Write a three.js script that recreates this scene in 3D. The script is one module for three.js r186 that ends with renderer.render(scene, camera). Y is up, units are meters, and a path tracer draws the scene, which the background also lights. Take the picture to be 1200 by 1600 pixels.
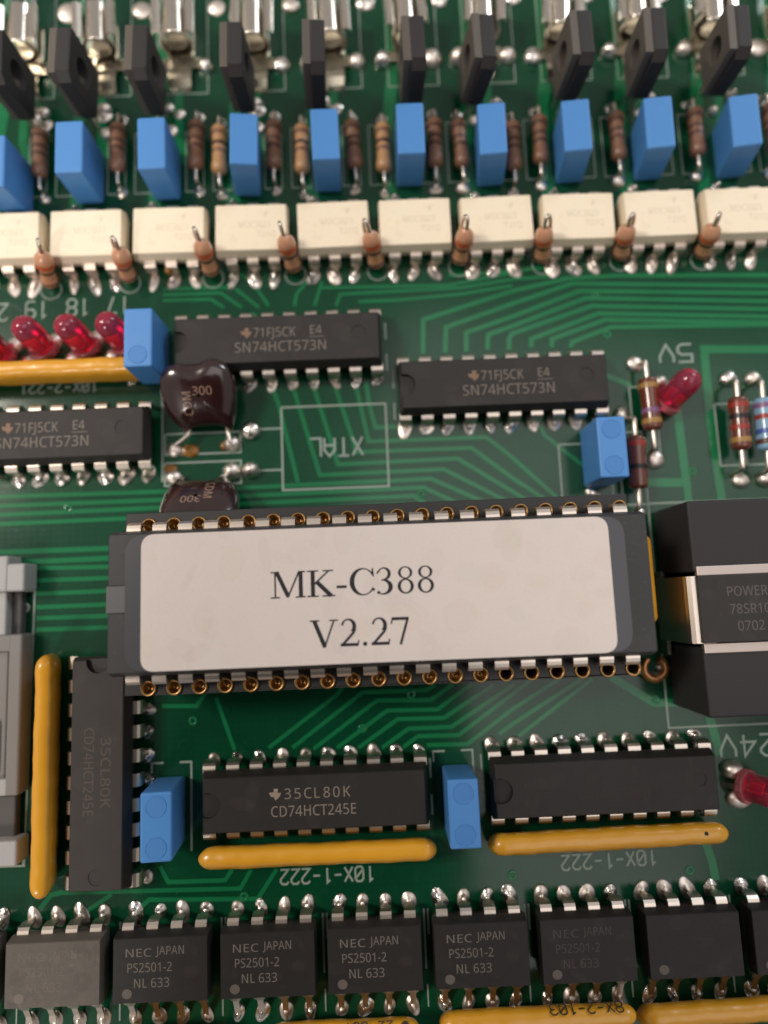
import * as THREE from 'three';
import { RoundedBoxGeometry } from 'three/addons/geometries/RoundedBoxGeometry.js';
import { mergeGeometries } from 'three/addons/utils/BufferGeometryUtils.js';
import { RectAreaLightUniformsLib } from 'three/addons/lights/RectAreaLightUniformsLib.js';
import { Brush, Evaluator, SUBTRACTION } from 'three-bvh-csg';

// ---------------------------------------------------------------- camera, light, exposure
// The board lies in the plane y = 0; x runs along the chips, z towards the photographer. Shapes are written in millimetres and scaled to metres.
const MM = 0.001;
const scene = new THREE.Scene();
scene.background = new THREE.Color(0.31, 0.285, 0.272);          // a dim room
const camera = new THREE.PerspectiveCamera(75.14, 0.75, 0.002, 20);
camera.position.set(-0.60 * MM, 77.29 * MM, 9.96 * MM);
camera.up.set(0.0397, 0.12803, -0.99098);
camera.lookAt(camera.position.x + 0.00771, camera.position.y - 0.99177, camera.position.z - 0.12782);
camera.focus = 0.068;
camera.userData.fStop = 8.8;
const renderer = new THREE.WebGLRenderer({ antialias: true });
renderer.toneMapping = THREE.LinearToneMapping;
renderer.toneMappingExposure = 1.16;
renderer.shadowMap.enabled = true;
RectAreaLightUniformsLib.init();
const LAMPS = [
  // name, label, position (m), width, height, colour, radiance, glow
  ['ceiling_lamp', 'warm square ceiling lamp above the far side of the board', [-0.98, 1.2, -0.4], 0.3, 0.3, [1, 0.9, 0.79], 42, 1.2],
  ['ceiling_lamp', 'broad dim luminous ceiling panel spread over the whole board', [0.35, 1.7, 0.12], 1.7, 1.1, [1, 0.95, 0.93], 0.95, 0.02],
  ['ceiling_lamp', 'second warm ceiling lamp behind the shoulder on the near left side', [-0.45, 1.0, 1.0], 0.22, 0.3, [1, 0.92, 0.84], 32, 1.2],
  ['window_lamp', 'cool bright lamp panel beyond the fuse end of the board', [1.15, 0.85, -1.2], 0.4, 0.5, [0.86, 0.93, 1], 11, 0.4],
];

// ---------------------------------------------------------------- helpers
let seed = 11;
const rnd = () => { seed = (seed + 0x6d2b79f5) | 0; let t = Math.imul(seed ^ (seed >>> 15), 1 | seed); t = (t + Math.imul(t ^ (t >>> 7), 61 | t)) ^ t; return ((t ^ (t >>> 14)) >>> 0) / 4294967296; };
const rr = (a, b) => a + (b - a) * rnd();
const taken = {};
const numbered = (n) => { const k = taken[n] = (taken[n] ?? -1) + 1; return k ? `${n}_${String(k).padStart(3, '0')}` : n; };
function thing(name, label, category, [x, y, z] = [0, 0, 0], turn = 0, group) {
  const o = new THREE.Group();
  o.name = numbered(name); o.position.set(x * MM, y * MM, z * MM); o.rotation.y = turn;
  o.userData = { label, category }; if (group) o.userData.group = group;
  scene.add(o); return o;
}
function copy(src, label, [x, y, z], turn) {
  const o = src.clone(); o.name = numbered(src.name.replace(/_\d+$/, '')); o.userData = { ...src.userData, label };
  o.position.set(x * MM, y * MM, z * MM); if (turn !== undefined) o.rotation.y = turn;
  scene.add(o); return o;
}
function metres(g) { if (!g.userData.metres) { g.scale(MM, MM, MM); g.userData.metres = true; } return g; }
function part(name, g, m, parent, [x, y, z] = [0, 0, 0], rot) {
  const o = new THREE.Mesh(metres(g), m); o.name = name; o.position.set(x * MM, y * MM, z * MM);
  if (rot) o.rotation.set(...rot); o.castShadow = o.receiveShadow = true; parent.add(o); return o;
}
const moved = (g, x, y, z, rx = 0, ry = 0, rz = 0) => { if (rx) g.rotateX(rx); if (ry) g.rotateY(ry); if (rz) g.rotateZ(rz); return g.translate(x, y, z); };
const plain = (g) => { const q = g.index ? g.toNonIndexed() : g; for (const k of Object.keys(q.attributes)) if (!['position', 'normal', 'uv'].includes(k)) q.deleteAttribute(k); if (!q.attributes.uv) q.setAttribute('uv', new THREE.BufferAttribute(new Float32Array(q.attributes.position.count * 2), 2)); return q; };
const merged = (...gs) => mergeGeometries(gs.map(plain));
const box = (w, h, d, r = 0.08, s = 2) => new RoundedBoxGeometry(w, h, d, s, Math.min(r, w / 2.01, h / 2.01, d / 2.01));
const lathe = (pts, n = 20) => new THREE.LatheGeometry(pts.map(([a, b]) => new THREE.Vector2(a, b)), n);
const tube = (pts, r, n = 16, k = 7) => new THREE.TubeGeometry(new THREE.CatmullRomCurve3(pts.map((p) => new THREE.Vector3(...p)), false, 'catmullrom', 0.35), n, r, k);
const ball = (r, x, y, z, n = 10) => new THREE.SphereGeometry(r, n, n).translate(x, y, z);
// a bent metal strip: [z, y, width] down its middle, lying across x
function strip(pts, t) {
  const pos = [], N = pts.length, nor = pts.map((p, i) => { const a = pts[Math.max(i - 1, 0)], b = pts[Math.min(i + 1, N - 1)], l = Math.hypot(b[0] - a[0], b[1] - a[1]); return [-(b[1] - a[1]) / l, (b[0] - a[0]) / l]; });
  const ring = pts.map(([z, y, w], i) => [[-w / 2, 1], [w / 2, 1], [w / 2, -1], [-w / 2, -1]].map(([x, s]) => [x, y + nor[i][1] * s * t / 2, z + nor[i][0] * s * t / 2]));
  const quad = (a, b, c, d) => pos.push(...a, ...b, ...c, ...a, ...c, ...d);
  for (let i = 0; i < N - 1; i++) for (let k = 0; k < 4; k++) { const l = (k + 1) % 4; quad(ring[i][k], ring[i + 1][k], ring[i + 1][l], ring[i][l]); }
  quad(ring[0][0], ring[0][1], ring[0][2], ring[0][3]); quad(ring[N - 1][3], ring[N - 1][2], ring[N - 1][1], ring[N - 1][0]);
  const g = new THREE.BufferGeometry(); g.setAttribute('position', new THREE.Float32BufferAttribute(pos, 3)); g.computeVertexNormals();
  g.setAttribute('uv', new THREE.BufferAttribute(new Float32Array(pos.length / 3 * 2), 2)); return g;
}
// a moulded body: rectangular rings [y, half length, half width] with clipped corners; the top face alone gets the printed part of the map
function moulded(levels, c = 0.12, uvTop = true) {
  const pos = [], uv = [], [yt, hx, hz] = levels[levels.length - 1];
  const ring = levels.map(([y, a, b]) => [[a - c, -b], [a, -b + c], [a, b - c], [a - c, b], [-a + c, b], [-a, b - c], [-a, -b + c], [-a + c, -b]].map(([x, z]) => [x, y, z]));
  const put = (p, top) => { pos.push(...p); uv.push(...(top ? [0.5 + p[0] / (2 * hx), 0.5 - p[2] / (2 * hz)] : [0.004 + 0.01 * rnd(), 0.004 + 0.01 * rnd()])); };
  for (let i = 0; i < ring.length - 1; i++) for (let k = 0; k < 8; k++) { const l = (k + 1) % 8, [a, b, d, e] = [ring[i][k], ring[i + 1][k], ring[i + 1][l], ring[i][l]]; for (const p of [a, b, d, a, d, e]) put(p, false); }
  for (let k = 1; k < 7; k++) { const r = ring[ring.length - 1], q = ring[0]; for (const p of [r[0], r[k + 1], r[k]]) put(p, uvTop); for (const p of [q[0], q[k], q[k + 1]]) put(p, false); }
  const g = new THREE.BufferGeometry(); g.setAttribute('position', new THREE.Float32BufferAttribute(pos, 3)); g.setAttribute('uv', new THREE.Float32BufferAttribute(uv, 2));
  g.computeVertexNormals();
  const n = g.attributes.normal, p = g.attributes.position, at = new THREE.Vector3(), nn = new THREE.Vector3(); at.fromBufferAttribute(p, 0); nn.fromBufferAttribute(n, 0);
  if (nn.x * at.x + nn.z * at.z < 0) { for (let i = 0; i < p.count; i += 3) for (const a of [p, g.attributes.uv]) { const s = a.itemSize; for (let k = 0; k < s; k++) { const t = a.array[(i + 1) * s + k]; a.array[(i + 1) * s + k] = a.array[(i + 2) * s + k]; a.array[(i + 2) * s + k] = t; } } g.computeVertexNormals(); }
  return g;
}
const csg = new Evaluator(); csg.attributes = ['position', 'normal', 'uv'];
function cut(g, ...tools) { let b = new Brush(g); b.updateMatrixWorld(); for (const t of tools) { const k = new Brush(plain(t)); const u = k.geometry.attributes.uv; for (let i = 0; i < u.count; i++) u.setXY(i, 0.008, 0.008); k.updateMatrixWorld(); b = csg.evaluate(b, k, SUBTRACTION); } const r = b.geometry; r.clearGroups(); return r; }
// a dip-coated bar along x: rounded section, tapering round ends, slightly uneven coat
function dipped(len, hgt, thick) {
  const N = 72, K = 28, pos = [], idx = [], uv = [], ph = [rr(0, 6), rr(0, 6), rr(0, 6), rr(0, 6)], e = thick * 0.62;
  for (let i = 0; i <= N; i++) {
    const s = -Math.cos(Math.PI * i / N), x = s * len / 2, d = Math.max(0, Math.abs(x) - (len / 2 - e)) / e, f = Math.sqrt(Math.max(0, 1 - d * d));
    for (let k = 0; k <= K; k++) {
      const a = k / K * Math.PI * 2, ca = Math.cos(a), sa = Math.sin(a), q = (v, p) => Math.sign(v) * Math.pow(Math.abs(v), p);
      const w = 1 + 0.022 * Math.sin(x * 0.9 + ph[0] + a) + 0.018 * Math.sin(x * 2.1 + ph[1] - 2 * a) + 0.02 * Math.sin(x * 0.37 + ph[2]) + 0.008 * Math.sin(x * 5 + ph[3] + 3 * a);
      pos.push(x, q(sa, 0.55) * (hgt / 2 - thick / 2 * (1 - f)) * (1 + (w - 1) * 0.5), q(ca, 0.8) * thick / 2 * f * w); uv.push(x / 10, k / K);
    }
  }
  for (let i = 0; i < N; i++) for (let k = 0; k < K; k++) { const a = i * (K + 1) + k, b = a + K + 1; idx.push(a, a + 1, b, b, a + 1, b + 1); }
  const g = new THREE.BufferGeometry(); g.setAttribute('position', new THREE.Float32BufferAttribute(pos, 3)); g.setAttribute('uv', new THREE.Float32BufferAttribute(uv, 2)); g.setIndex(idx); g.computeVertexNormals(); return g;
}
// flat ribbon with mitred corners lying on the board: height h, width w
function ribbon(pts, w, h0, h) {
  const pos = [], N = pts.length, L = [], R = [];
  for (let i = 0; i < N; i++) {
    const a = pts[Math.max(i - 1, 0)], p = pts[i], b = pts[Math.min(i + 1, N - 1)], dir = (u, v) => { const l = Math.hypot(v[0] - u[0], v[1] - u[1]) || 1; return [(v[0] - u[0]) / l, (v[1] - u[1]) / l]; };
    const d1 = i ? dir(a, p) : dir(p, b), d2 = i < N - 1 ? dir(p, b) : d1, n1 = [-d1[1], d1[0]], n2 = [-d2[1], d2[0]];
    let m = [n1[0] + n2[0], n1[1] + n2[1]]; const ml = Math.hypot(...m) || 1; m = [m[0] / ml, m[1] / ml];
    const k = w / 2 / Math.max(0.45, m[0] * n1[0] + m[1] * n1[1]);
    L.push([p[0] + m[0] * k, p[1] + m[1] * k]); R.push([p[0] - m[0] * k, p[1] - m[1] * k]);
  }
  const v = (q, y) => [q[0], y, q[1]], quad = (a, b, c, d) => pos.push(...a, ...b, ...c, ...a, ...c, ...d);
  for (let i = 0; i < N - 1; i++) {
    quad(v(R[i], h), v(L[i], h), v(L[i + 1], h), v(R[i + 1], h));
    quad(v(R[i], h0), v(R[i], h), v(R[i + 1], h), v(R[i + 1], h0)); quad(v(L[i + 1], h0), v(L[i + 1], h), v(L[i], h), v(L[i], h0));
  }
  quad(v(L[0], h0), v(L[0], h), v(R[0], h), v(R[0], h0)); quad(v(R[N - 1], h0), v(R[N - 1], h), v(L[N - 1], h), v(L[N - 1], h0));
  const g = new THREE.BufferGeometry(); g.setAttribute('position', new THREE.Float32BufferAttribute(pos, 3)); g.computeVertexNormals();
  g.setAttribute('uv', new THREE.BufferAttribute(new Float32Array(pos.length / 3 * 2), 2)); return g;
}

// ---------------------------------------------------------------- textures and materials
function canvas(w, h, draw, srgb = true) {
  const c = document.createElement('canvas'); c.width = w; c.height = h; draw(c.getContext('2d'), w, h);
  const t = new THREE.CanvasTexture(c); if (srgb) t.colorSpace = THREE.SRGBColorSpace; t.magFilter = THREE.LinearFilter; return t;
}
function speckle(x, w, h, n, colors, a, r0, r1) { for (let i = 0; i < n; i++) { x.globalAlpha = rr(a * 0.3, a); x.fillStyle = colors[(rnd() * colors.length) | 0]; x.beginPath(); x.ellipse(rnd() * w, rnd() * h, rr(r0, r1), rr(r0, r1), rnd() * 3, 0, 7); x.fill(); } x.globalAlpha = 1; }
function print(x, text, px, py, size, sx, color, font = 'sans-serif', align = 'left', alpha = 1) { x.save(); x.translate(px, py); x.scale(sx, 1); x.globalAlpha = alpha; x.fillStyle = color; x.font = `${size}px ${font}`; x.textAlign = align; x.textBaseline = 'middle'; x.fillText(text, 0, 0); x.restore(); }
// upright old-style book lettering of the paper label, drawn stroke by stroke; s is the letter height of a full em
const BOOK = { M: 0.889, K: 0.722, '-': 0.333, C: 0.667, 3: 0.5, 8: 0.5, V: 0.722, 2: 0.5, '.': 0.25, 7: 0.5 };
function book(x, text, cx, base, s, color) {
  let at = cx - [...text].reduce((a, c) => a + BOOK[c], 0) * s / 2; x.strokeStyle = x.fillStyle = color; x.lineCap = 'butt';
  for (const ch of text) {
    x.save(); x.translate(at, base); x.scale(s, -s); at += BOOK[ch] * s;
    const L = (w, ...p) => { x.lineWidth = w; x.beginPath(); x.moveTo(p[0], p[1]); for (let i = 2; i < p.length; i += 2) x.lineTo(p[i], p[i + 1]); x.stroke(); };
    const O = (a, b, rx, ry, ix, iy, clip, sh = 0) => { x.save(); if (clip) { x.beginPath(); clip.forEach(([u, v], i) => (i ? x.lineTo(u, v) : x.moveTo(u, v))); x.clip(); } x.beginPath(); x.ellipse(a, b, rx, ry, 0, 0, 7); x.ellipse(a + sh, b, ix, iy, 0, 0, 7); x.fill('evenodd'); x.restore(); };
    const D = (a, b, r) => { x.beginPath(); x.arc(a, b, r, 0, 7); x.fill(); };
    if (ch === 'M') { L(0.034, 0.015, 0.648, 0.2, 0.648); L(0.034, 0.7, 0.648, 0.875, 0.648); L(0.034, 0.01, 0.014, 0.235, 0.014); L(0.034, 0.63, 0.014, 0.875, 0.014); L(0.04, 0.125, 0, 0.125, 0.65); L(0.1, 0.16, 0.662, 0.445, 0.03); L(0.042, 0.435, 0.01, 0.72, 0.655); L(0.1, 0.76, 0, 0.76, 0.65); }
    if (ch === 'K') { L(0.034, 0.03, 0.648, 0.31, 0.648); L(0.034, 0.42, 0.648, 0.68, 0.648); L(0.034, 0.03, 0.014, 0.31, 0.014); L(0.034, 0.4, 0.014, 0.72, 0.014); L(0.1, 0.17, 0, 0.17, 0.65); L(0.042, 0.2, 0.31, 0.57, 0.645); L(0.105, 0.28, 0.36, 0.62, 0.01); }
    if (ch === '-') L(0.066, 0.035, 0.225, 0.285, 0.225);
    if (ch === 'C') { O(0.35, 0.331, 0.322, 0.345, 0.235, 0.312, [[0, -0.1], [0.6, -0.1], [0.66, 0.14], [0.36, 0.33], [0.62, 0.5], [0.6, 0.8], [0, 0.8]], 0.03); L(0.03, 0.605, 0.66, 0.622, 0.45); L(0.04, 0.6, 0.52, 0.607, 0.66); L(0.045, 0.6, 0.1, 0.645, 0.145); }
    if (ch === '8') { O(0.25, 0.52, 0.178, 0.156, 0.112, 0.128); O(0.25, 0.178, 0.202, 0.19, 0.122, 0.155); }
    if (ch === '3') { O(0.225, 0.512, 0.165, 0.164, 0.105, 0.128, [[0.06, 0.58], [0.2, 0.5], [0.225, 0.35], [0.6, 0.34], [0.6, 0.8], [0, 0.8]], -0.02); O(0.2, 0.18, 0.23, 0.194, 0.15, 0.16, [[0.2, 0.36], [0.2, 0.1], [0.05, 0.06], [0, -0.1], [0.6, -0.1], [0.6, 0.4], [0.2, 0.4]], -0.03); L(0.035, 0.15, 0.352, 0.27, 0.366); D(0.075, 0.045, 0.04); L(0.04, 0.05, 0.52, 0.085, 0.585); }
    if (ch === '2') { O(0.235, 0.49, 0.185, 0.186, 0.112, 0.146, [[0, 0.52], [0.235, 0.5], [0.3, 0.36], [0.6, 0.36], [0.6, 0.8], [0, 0.8]], -0.02); L(0.062, 0.392, 0.43, 0.35, 0.33, 0.07, 0.03); L(0.075, 0.03, 0.037, 0.44, 0.037); L(0.035, 0.44, 0.0, 0.475, 0.14); }
    if (ch === '7') { L(0.075, 0.04, 0.625, 0.45, 0.625); L(0.035, 0.025, 0.5, 0.06, 0.65); L(0.06, 0.435, 0.64, 0.235, -0.008); }
    if (ch === 'V') { L(0.034, 0.015, 0.648, 0.25, 0.648); L(0.034, 0.49, 0.648, 0.7, 0.648); L(0.1, 0.12, 0.655, 0.37, 0.0); L(0.042, 0.36, -0.01, 0.605, 0.65); }
    if (ch === '.') D(0.125, 0.045, 0.052);
    x.restore();
  }
}
function emblem(x, px, py, s, color, a) { // small maker's emblem of the logic chips: a lobed outline with a bar
  x.save(); x.translate(px, py); x.scale(s, s); x.globalAlpha = a; x.fillStyle = color; x.beginPath(); x.moveTo(-0.5, -0.2); x.lineTo(-0.1, -0.2); x.lineTo(-0.1, -0.5); x.lineTo(0.3, -0.5); x.lineTo(0.25, -0.15); x.lineTo(0.55, -0.15); x.lineTo(0.4, 0.2); x.lineTo(0.05, 0.5); x.lineTo(-0.1, 0.2); x.lineTo(-0.35, 0.15); x.closePath(); x.fill(); x.restore();
}
const noiseMap = canvas(512, 512, (x, w, h) => { x.fillStyle = '#808080'; x.fillRect(0, 0, w, h); speckle(x, w, h, 9000, ['#000', '#fff', '#444', '#bbb'], 0.35, 0.6, 1.8); speckle(x, w, h, 200, ['#000', '#fff'], 0.06, 10, 40); }, false);
noiseMap.wrapS = noiseMap.wrapT = THREE.RepeatWrapping;
const std = (o) => new THREE.MeshPhysicalMaterial(o), rgb = (r, g, b) => new THREE.Color().setRGB(r, g, b);
const M = {
  trace: std({ color: rgb(0.010, 0.165, 0.062), roughness: 0.14, specularIntensity: 0.85 }),
  silk: std({ color: rgb(0.3, 0.37, 0.32), roughness: 0.6 }),
  tin: std({ color: rgb(0.72, 0.64, 0.56), metalness: 1, roughness: 0.34 }),
  tinDull: std({ color: rgb(0.66, 0.57, 0.49), metalness: 1, roughness: 0.46 }),
  solder: std({ color: rgb(0.82, 0.78, 0.73), metalness: 1, roughness: 0.16, bumpMap: noiseMap, bumpScale: 0.00005 }),
  solderDull: std({ color: rgb(0.84, 0.76, 0.69), metalness: 1, roughness: 0.42 }),
  band: std({ color: rgb(0.6, 0.52, 0.47), metalness: 1, roughness: 0.5 }),
  brass: std({ color: rgb(0.36, 0.21, 0.085), metalness: 1, roughness: 0.4 }),
  nickel: std({ color: rgb(0.74, 0.68, 0.6), metalness: 1, roughness: 0.22 }),
  clip: std({ color: rgb(0.58, 0.53, 0.41), metalness: 1, roughness: 0.24 }),
  black: std({ color: rgb(0.027, 0.025, 0.0255), roughness: 0.62, specularIntensity: 0.75, bumpMap: noiseMap, bumpScale: 0.00001 }),
  backPlate: std({ color: rgb(0.12, 0.105, 0.09), metalness: 0.35, roughness: 0.55 }),
  socket: std({ color: rgb(0.018, 0.018, 0.018), roughness: 0.5 }),
  blue: std({ color: rgb(0.07, 0.25, 0.6), roughness: 0.42, bumpMap: noiseMap, bumpScale: 0.00003 }),
  blueMark: std({ color: rgb(0.06, 0.22, 0.55), roughness: 0.55 }),
  yellow: std({ color: rgb(0.68, 0.32, 0.018), roughness: 0.32, clearcoat: 0.4, clearcoatRoughness: 0.2 }),
  ink: std({ color: rgb(0.02, 0.016, 0.01), roughness: 0.7 }),
  grey: std({ color: rgb(0.36, 0.355, 0.355), roughness: 0.5 }),
  greyDark: std({ color: rgb(0.075, 0.07, 0.068), roughness: 0.6 }),
  led: std({ color: rgb(1, 0.14, 0.3), roughness: 0.05, transmission: 0.85, thickness: 0.003, ior: 1.5, attenuationColor: rgb(0.88, 0.012, 0.13), attenuationDistance: 0.0044 }),
  ledFlange: std({ color: rgb(0.85, 0.3, 0.34), roughness: 0.12, transmission: 0.75, thickness: 0.002, ior: 1.5, attenuationColor: rgb(0.95, 0.3, 0.36), attenuationDistance: 0.003 }),
  greyBrown: std({ color: rgb(0.19, 0.176, 0.166), roughness: 0.55, bumpMap: noiseMap, bumpScale: 0.00001 }),
  ledCore: std({ color: rgb(0.75, 0.12, 0.14), roughness: 0.4 }),
  resBrown: std({ color: rgb(0.2, 0.095, 0.052), roughness: 0.42, clearcoat: 0.3, clearcoatRoughness: 0.3 }),
  resTan: std({ color: rgb(0.46, 0.25, 0.11), roughness: 0.42, clearcoat: 0.3, clearcoatRoughness: 0.3 }),
  resRed: std({ color: rgb(0.13, 0.032, 0.016), roughness: 0.25, clearcoat: 0.7, clearcoatRoughness: 0.12 }),
  resBlue: std({ color: rgb(0.2, 0.36, 0.52), roughness: 0.3, clearcoat: 0.5 }),
  bead: std({ color: rgb(0.56, 0.28, 0.155), roughness: 0.25, clearcoat: 0.6, clearcoatRoughness: 0.15 }),
  bandBrown: std({ color: rgb(0.075, 0.03, 0.018), roughness: 0.4 }),
  bandOrange: std({ color: rgb(0.5, 0.1, 0.03), roughness: 0.35 }),
  bandRed: std({ color: rgb(0.3, 0.03, 0.02), roughness: 0.35 }),
  bandGold: std({ color: rgb(0.34, 0.19, 0.05), roughness: 0.4 }),
  bandBlack: std({ color: rgb(0.012, 0.01, 0.01), roughness: 0.4 }),
  bandViolet: std({ color: rgb(0.2, 0.09, 0.2), roughness: 0.35 }),
  bandBlue: std({ color: rgb(0.04, 0.1, 0.36), roughness: 0.35 }),
  glass: std({ color: rgb(0.9, 0.9, 0.86), roughness: 0.04, transmission: 1, thickness: 0.002, ior: 1.5 }),
  flux: std({ color: rgb(0.45, 0.2, 0.03), roughness: 0.2, transmission: 0.5, thickness: 0.001, ior: 1.5, attenuationColor: rgb(0.7, 0.3, 0.04), attenuationDistance: 0.001 }),
  copper: std({ color: rgb(0.55, 0.24, 0.1), metalness: 0.85, roughness: 0.32 }),
  phone: std({ color: rgb(0.012, 0.012, 0.014), roughness: 0.35 }),
};
const chipMap = (w, h, base, draw, grain = 1) => canvas(w, h, (x) => {
  x.fillStyle = base; x.fillRect(0, 0, w, h);
  speckle(x, w, h, 2600 * grain, ['#6a625c', '#1a1818', '#8a8078', '#000'], 0.16, 0.5, 1.5);
  speckle(x, w, h, 26, ['#7a7068', '#141212'], 0.07, 10, 60);
  draw(x, w, h);
});
const CH = '#2e2b2a';
const chipMat = (map, rough = 0.6) => std({ map, roughness: rough, specularIntensity: 0.7, bumpMap: noiseMap, bumpScale: 0.000012 });
const logicMap = chipMap(1024, 240, CH, (x) => {
  emblem(x, 356, 86, 56, '#97765f', 0.8);
  print(x, '71FJ5CK', 392, 86, 70, 0.86, '#7a7067', 'sans-serif'); print(x, 'E4', 676, 80, 64, 0.95, '#7a7067'); x.fillStyle = '#7a7067'; x.globalAlpha = 0.8; x.fillRect(676, 114, 78, 5); x.globalAlpha = 1;
  print(x, 'SN74HCT573N', 296, 162, 74, 0.97, '#776d65', 'sans-serif');
});
const transceiverMap = chipMap(1024, 240, '#272423', (x) => {
  emblem(x, 330, 82, 54, '#a08f80', 0.9);
  [...'35CL80K'].forEach((ch, i) => print(x, ch, 372 + i * 45, 80, 68, 0.98, '#83776d', 'sans-serif')); print(x, 'CD74HCT245E', 308, 158, 68, 0.92, '#83776d', 'sans-serif');
});
const driverMap = chipMap(1024, 240, '#363230', (x) => {
  x.save(); x.translate(505, 120); x.rotate(Math.PI); print(x, '35CL80K', -170, -40, 66, 1.25, '#8b7663', 'sans-serif', 'left', 0.34); print(x, 'CD74HCT245E', -215, 40, 66, 0.95, '#7b6a5c', 'sans-serif', 'left', 0.4); x.restore();
});
const blankMap = chipMap(1024, 240, '#2b2827', (x) => { print(x, 'CD74HCT245E', 380, 150, 60, 0.9, '#5a3c34', 'sans-serif', 'left', 0.18); speckle(x, 1024, 240, 40, ['#8a7868'], 0.5, 0.8, 2.4); });
const optoDraw = (a, dusty) => (x, w, h) => {
  if (dusty) { speckle(x, w, h, 160, ['#8f867b', '#3a3633', '#7a7168'], 0.1, 3, 22); speckle(x, w, h, 900, ['#9a9086', '#2c2927'], 0.22, 0.6, 2.4); };
  const c = '#8f867c';
  x.save(); x.globalAlpha = a; x.fillStyle = c; print(x, 'NEC', 60, 78, 62, 1.3, c, 'sans-serif', 'left', a); print(x, 'JAPAN', 235, 70, 66, 0.85, c, 'sans-serif', 'left', a);
  print(x, 'PS2501-2', 72, 160, 70, 0.86, c, 'sans-serif', 'left', a); print(x, 'NL 633', 108, 245, 70, 0.92, c, 'sans-serif', 'left', a); x.restore();
  x.globalAlpha = 0.75; x.fillStyle = '#756b63'; x.beginPath(); x.arc(76, 300, 27, 0, 7); x.fill(); x.globalAlpha = 1;
};
const optoMaps = [0.68, 0.14, 0.3, 0.03].map((a, i) => chipMap(512, 350, i === 1 ? '#5a544d' : '#242120', optoDraw(a, i === 1)));
const creamMap = canvas(512, 340, (x, w, h) => {
  x.fillStyle = '#f3e5cb'; x.fillRect(0, 0, w, h); speckle(x, w, h, 1500, ['#d8c6a6', '#fff4dd', '#cbb795'], 0.2, 0.6, 2.2); speckle(x, w, h, 30, ['#d9c29a', '#c9b594'], 0.12, 6, 26);
  x.save(); x.translate(352, 70); x.rotate(0.15); print(x, 'F', 0, 0, 62, 1.1, '#a59a88', 'sans-serif', 'left', 0.5); x.restore();
  print(x, 'MOC3023', 165, 150, 66, 0.82, '#c0b199', 'sans-serif', 'left', 0.5); print(x, '721Q', 300, 222, 62, 0.95, '#c0b199', 'sans-serif', 'left', 0.5);
});
const labelMap = canvas(2048, 600, (x, w, h) => {
  x.fillStyle = '#ded5cc'; x.fillRect(0, 0, w, h); x.lineWidth = 1; for (let i = 0; i < 5200; i++) { const a = rnd() * w, q = rnd() * h, t = rnd() * 7; x.globalAlpha = rr(0.04, 0.16); x.strokeStyle = rnd() < 0.5 ? '#9b8f84' : '#f6f0e9'; x.beginPath(); x.moveTo(a, q); x.lineTo(a + 9 * Math.cos(t), q + 9 * Math.sin(t)); x.stroke(); } x.globalAlpha = 1;
  speckle(x, w, h, 16000, ['#b9aea4', '#efe8e0', '#c8bdb2', '#a89c92'], 0.2, 0.6, 2.4); speckle(x, w, h, 120, ['#cbbba6', '#e6ddd4', '#bcb0a8'], 0.09, 15, 90); speckle(x, w, h, 60, ['#8c7d70', '#97887a'], 0.4, 0.8, 2.2);
  book(x, 'MK-C388', 920, 306, 175, '#1e1b22'); book(x, 'V2.27', 944, 526, 177, '#1e1b22');
});
const moduleMap = chipMap(1024, 420, '#2f2c2b', (x) => { const c = '#5c5654'; print(x, 'POWER TRENDS', 190, 95, 92, 0.95, c); print(x, '78SR105HC', 200, 215, 92, 0.95, c); print(x, '0702', 245, 330, 92, 0.95, c); });
const micaMap = canvas(512, 512, (x, w, h) => {
  x.fillStyle = '#3d211e'; x.fillRect(0, 0, w, h); speckle(x, w, h, 500, ['#2a1412', '#4c2c28'], 0.2, 1, 4); const c = '#d2b898';
  x.save(); x.translate(204, 268); x.rotate(-Math.PI / 2); print(x, 'CDM', 0, 0, 66, 1, c, 'sans-serif', 'center'); x.restore(); print(x, '300', 236, 200, 66, 1.02, c);
});
const boardMaps = [0, 1].map((k) => canvas(2048, 2048, (x, w, h) => {
  x.fillStyle = k ? '#222222' : '#0f4732'; x.fillRect(0, 0, w, h);
  speckle(x, w, h, 900, k ? ['#1a1a1a', '#2a2a2a', '#343434'] : ['#0e4530', '#155638', '#125039'], 0.25, 14, 90);
  x.globalAlpha = k ? 0.012 : 0.02; x.fillStyle = k ? '#fff' : '#2f6a4d'; for (let i = 0; i < w; i += 9) { x.fillRect(i, 0, 4, h); x.fillRect(0, i, w, 4); } x.globalAlpha = 1;
  speckle(x, w, h, 2600, k ? ['#777', '#999'] : ['#6f9480', '#8aa395', '#557a64'], 0.4, 0.5, 1.3);
  x.globalAlpha = 0.3; x.strokeStyle = k ? '#ccc' : '#6a8a78'; x.lineWidth = 0.9; for (let i = 0; i < 170; i++) { const a = rnd() * w, b = rnd() * h, t = rnd() * 6; x.beginPath(); x.moveTo(a, b); x.quadraticCurveTo(a + 12 * Math.cos(t), b + 12 * Math.sin(t), a + 16 * Math.cos(t + 1), b + 16 * Math.sin(t + 1)); x.stroke(); }
}, !k));

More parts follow.
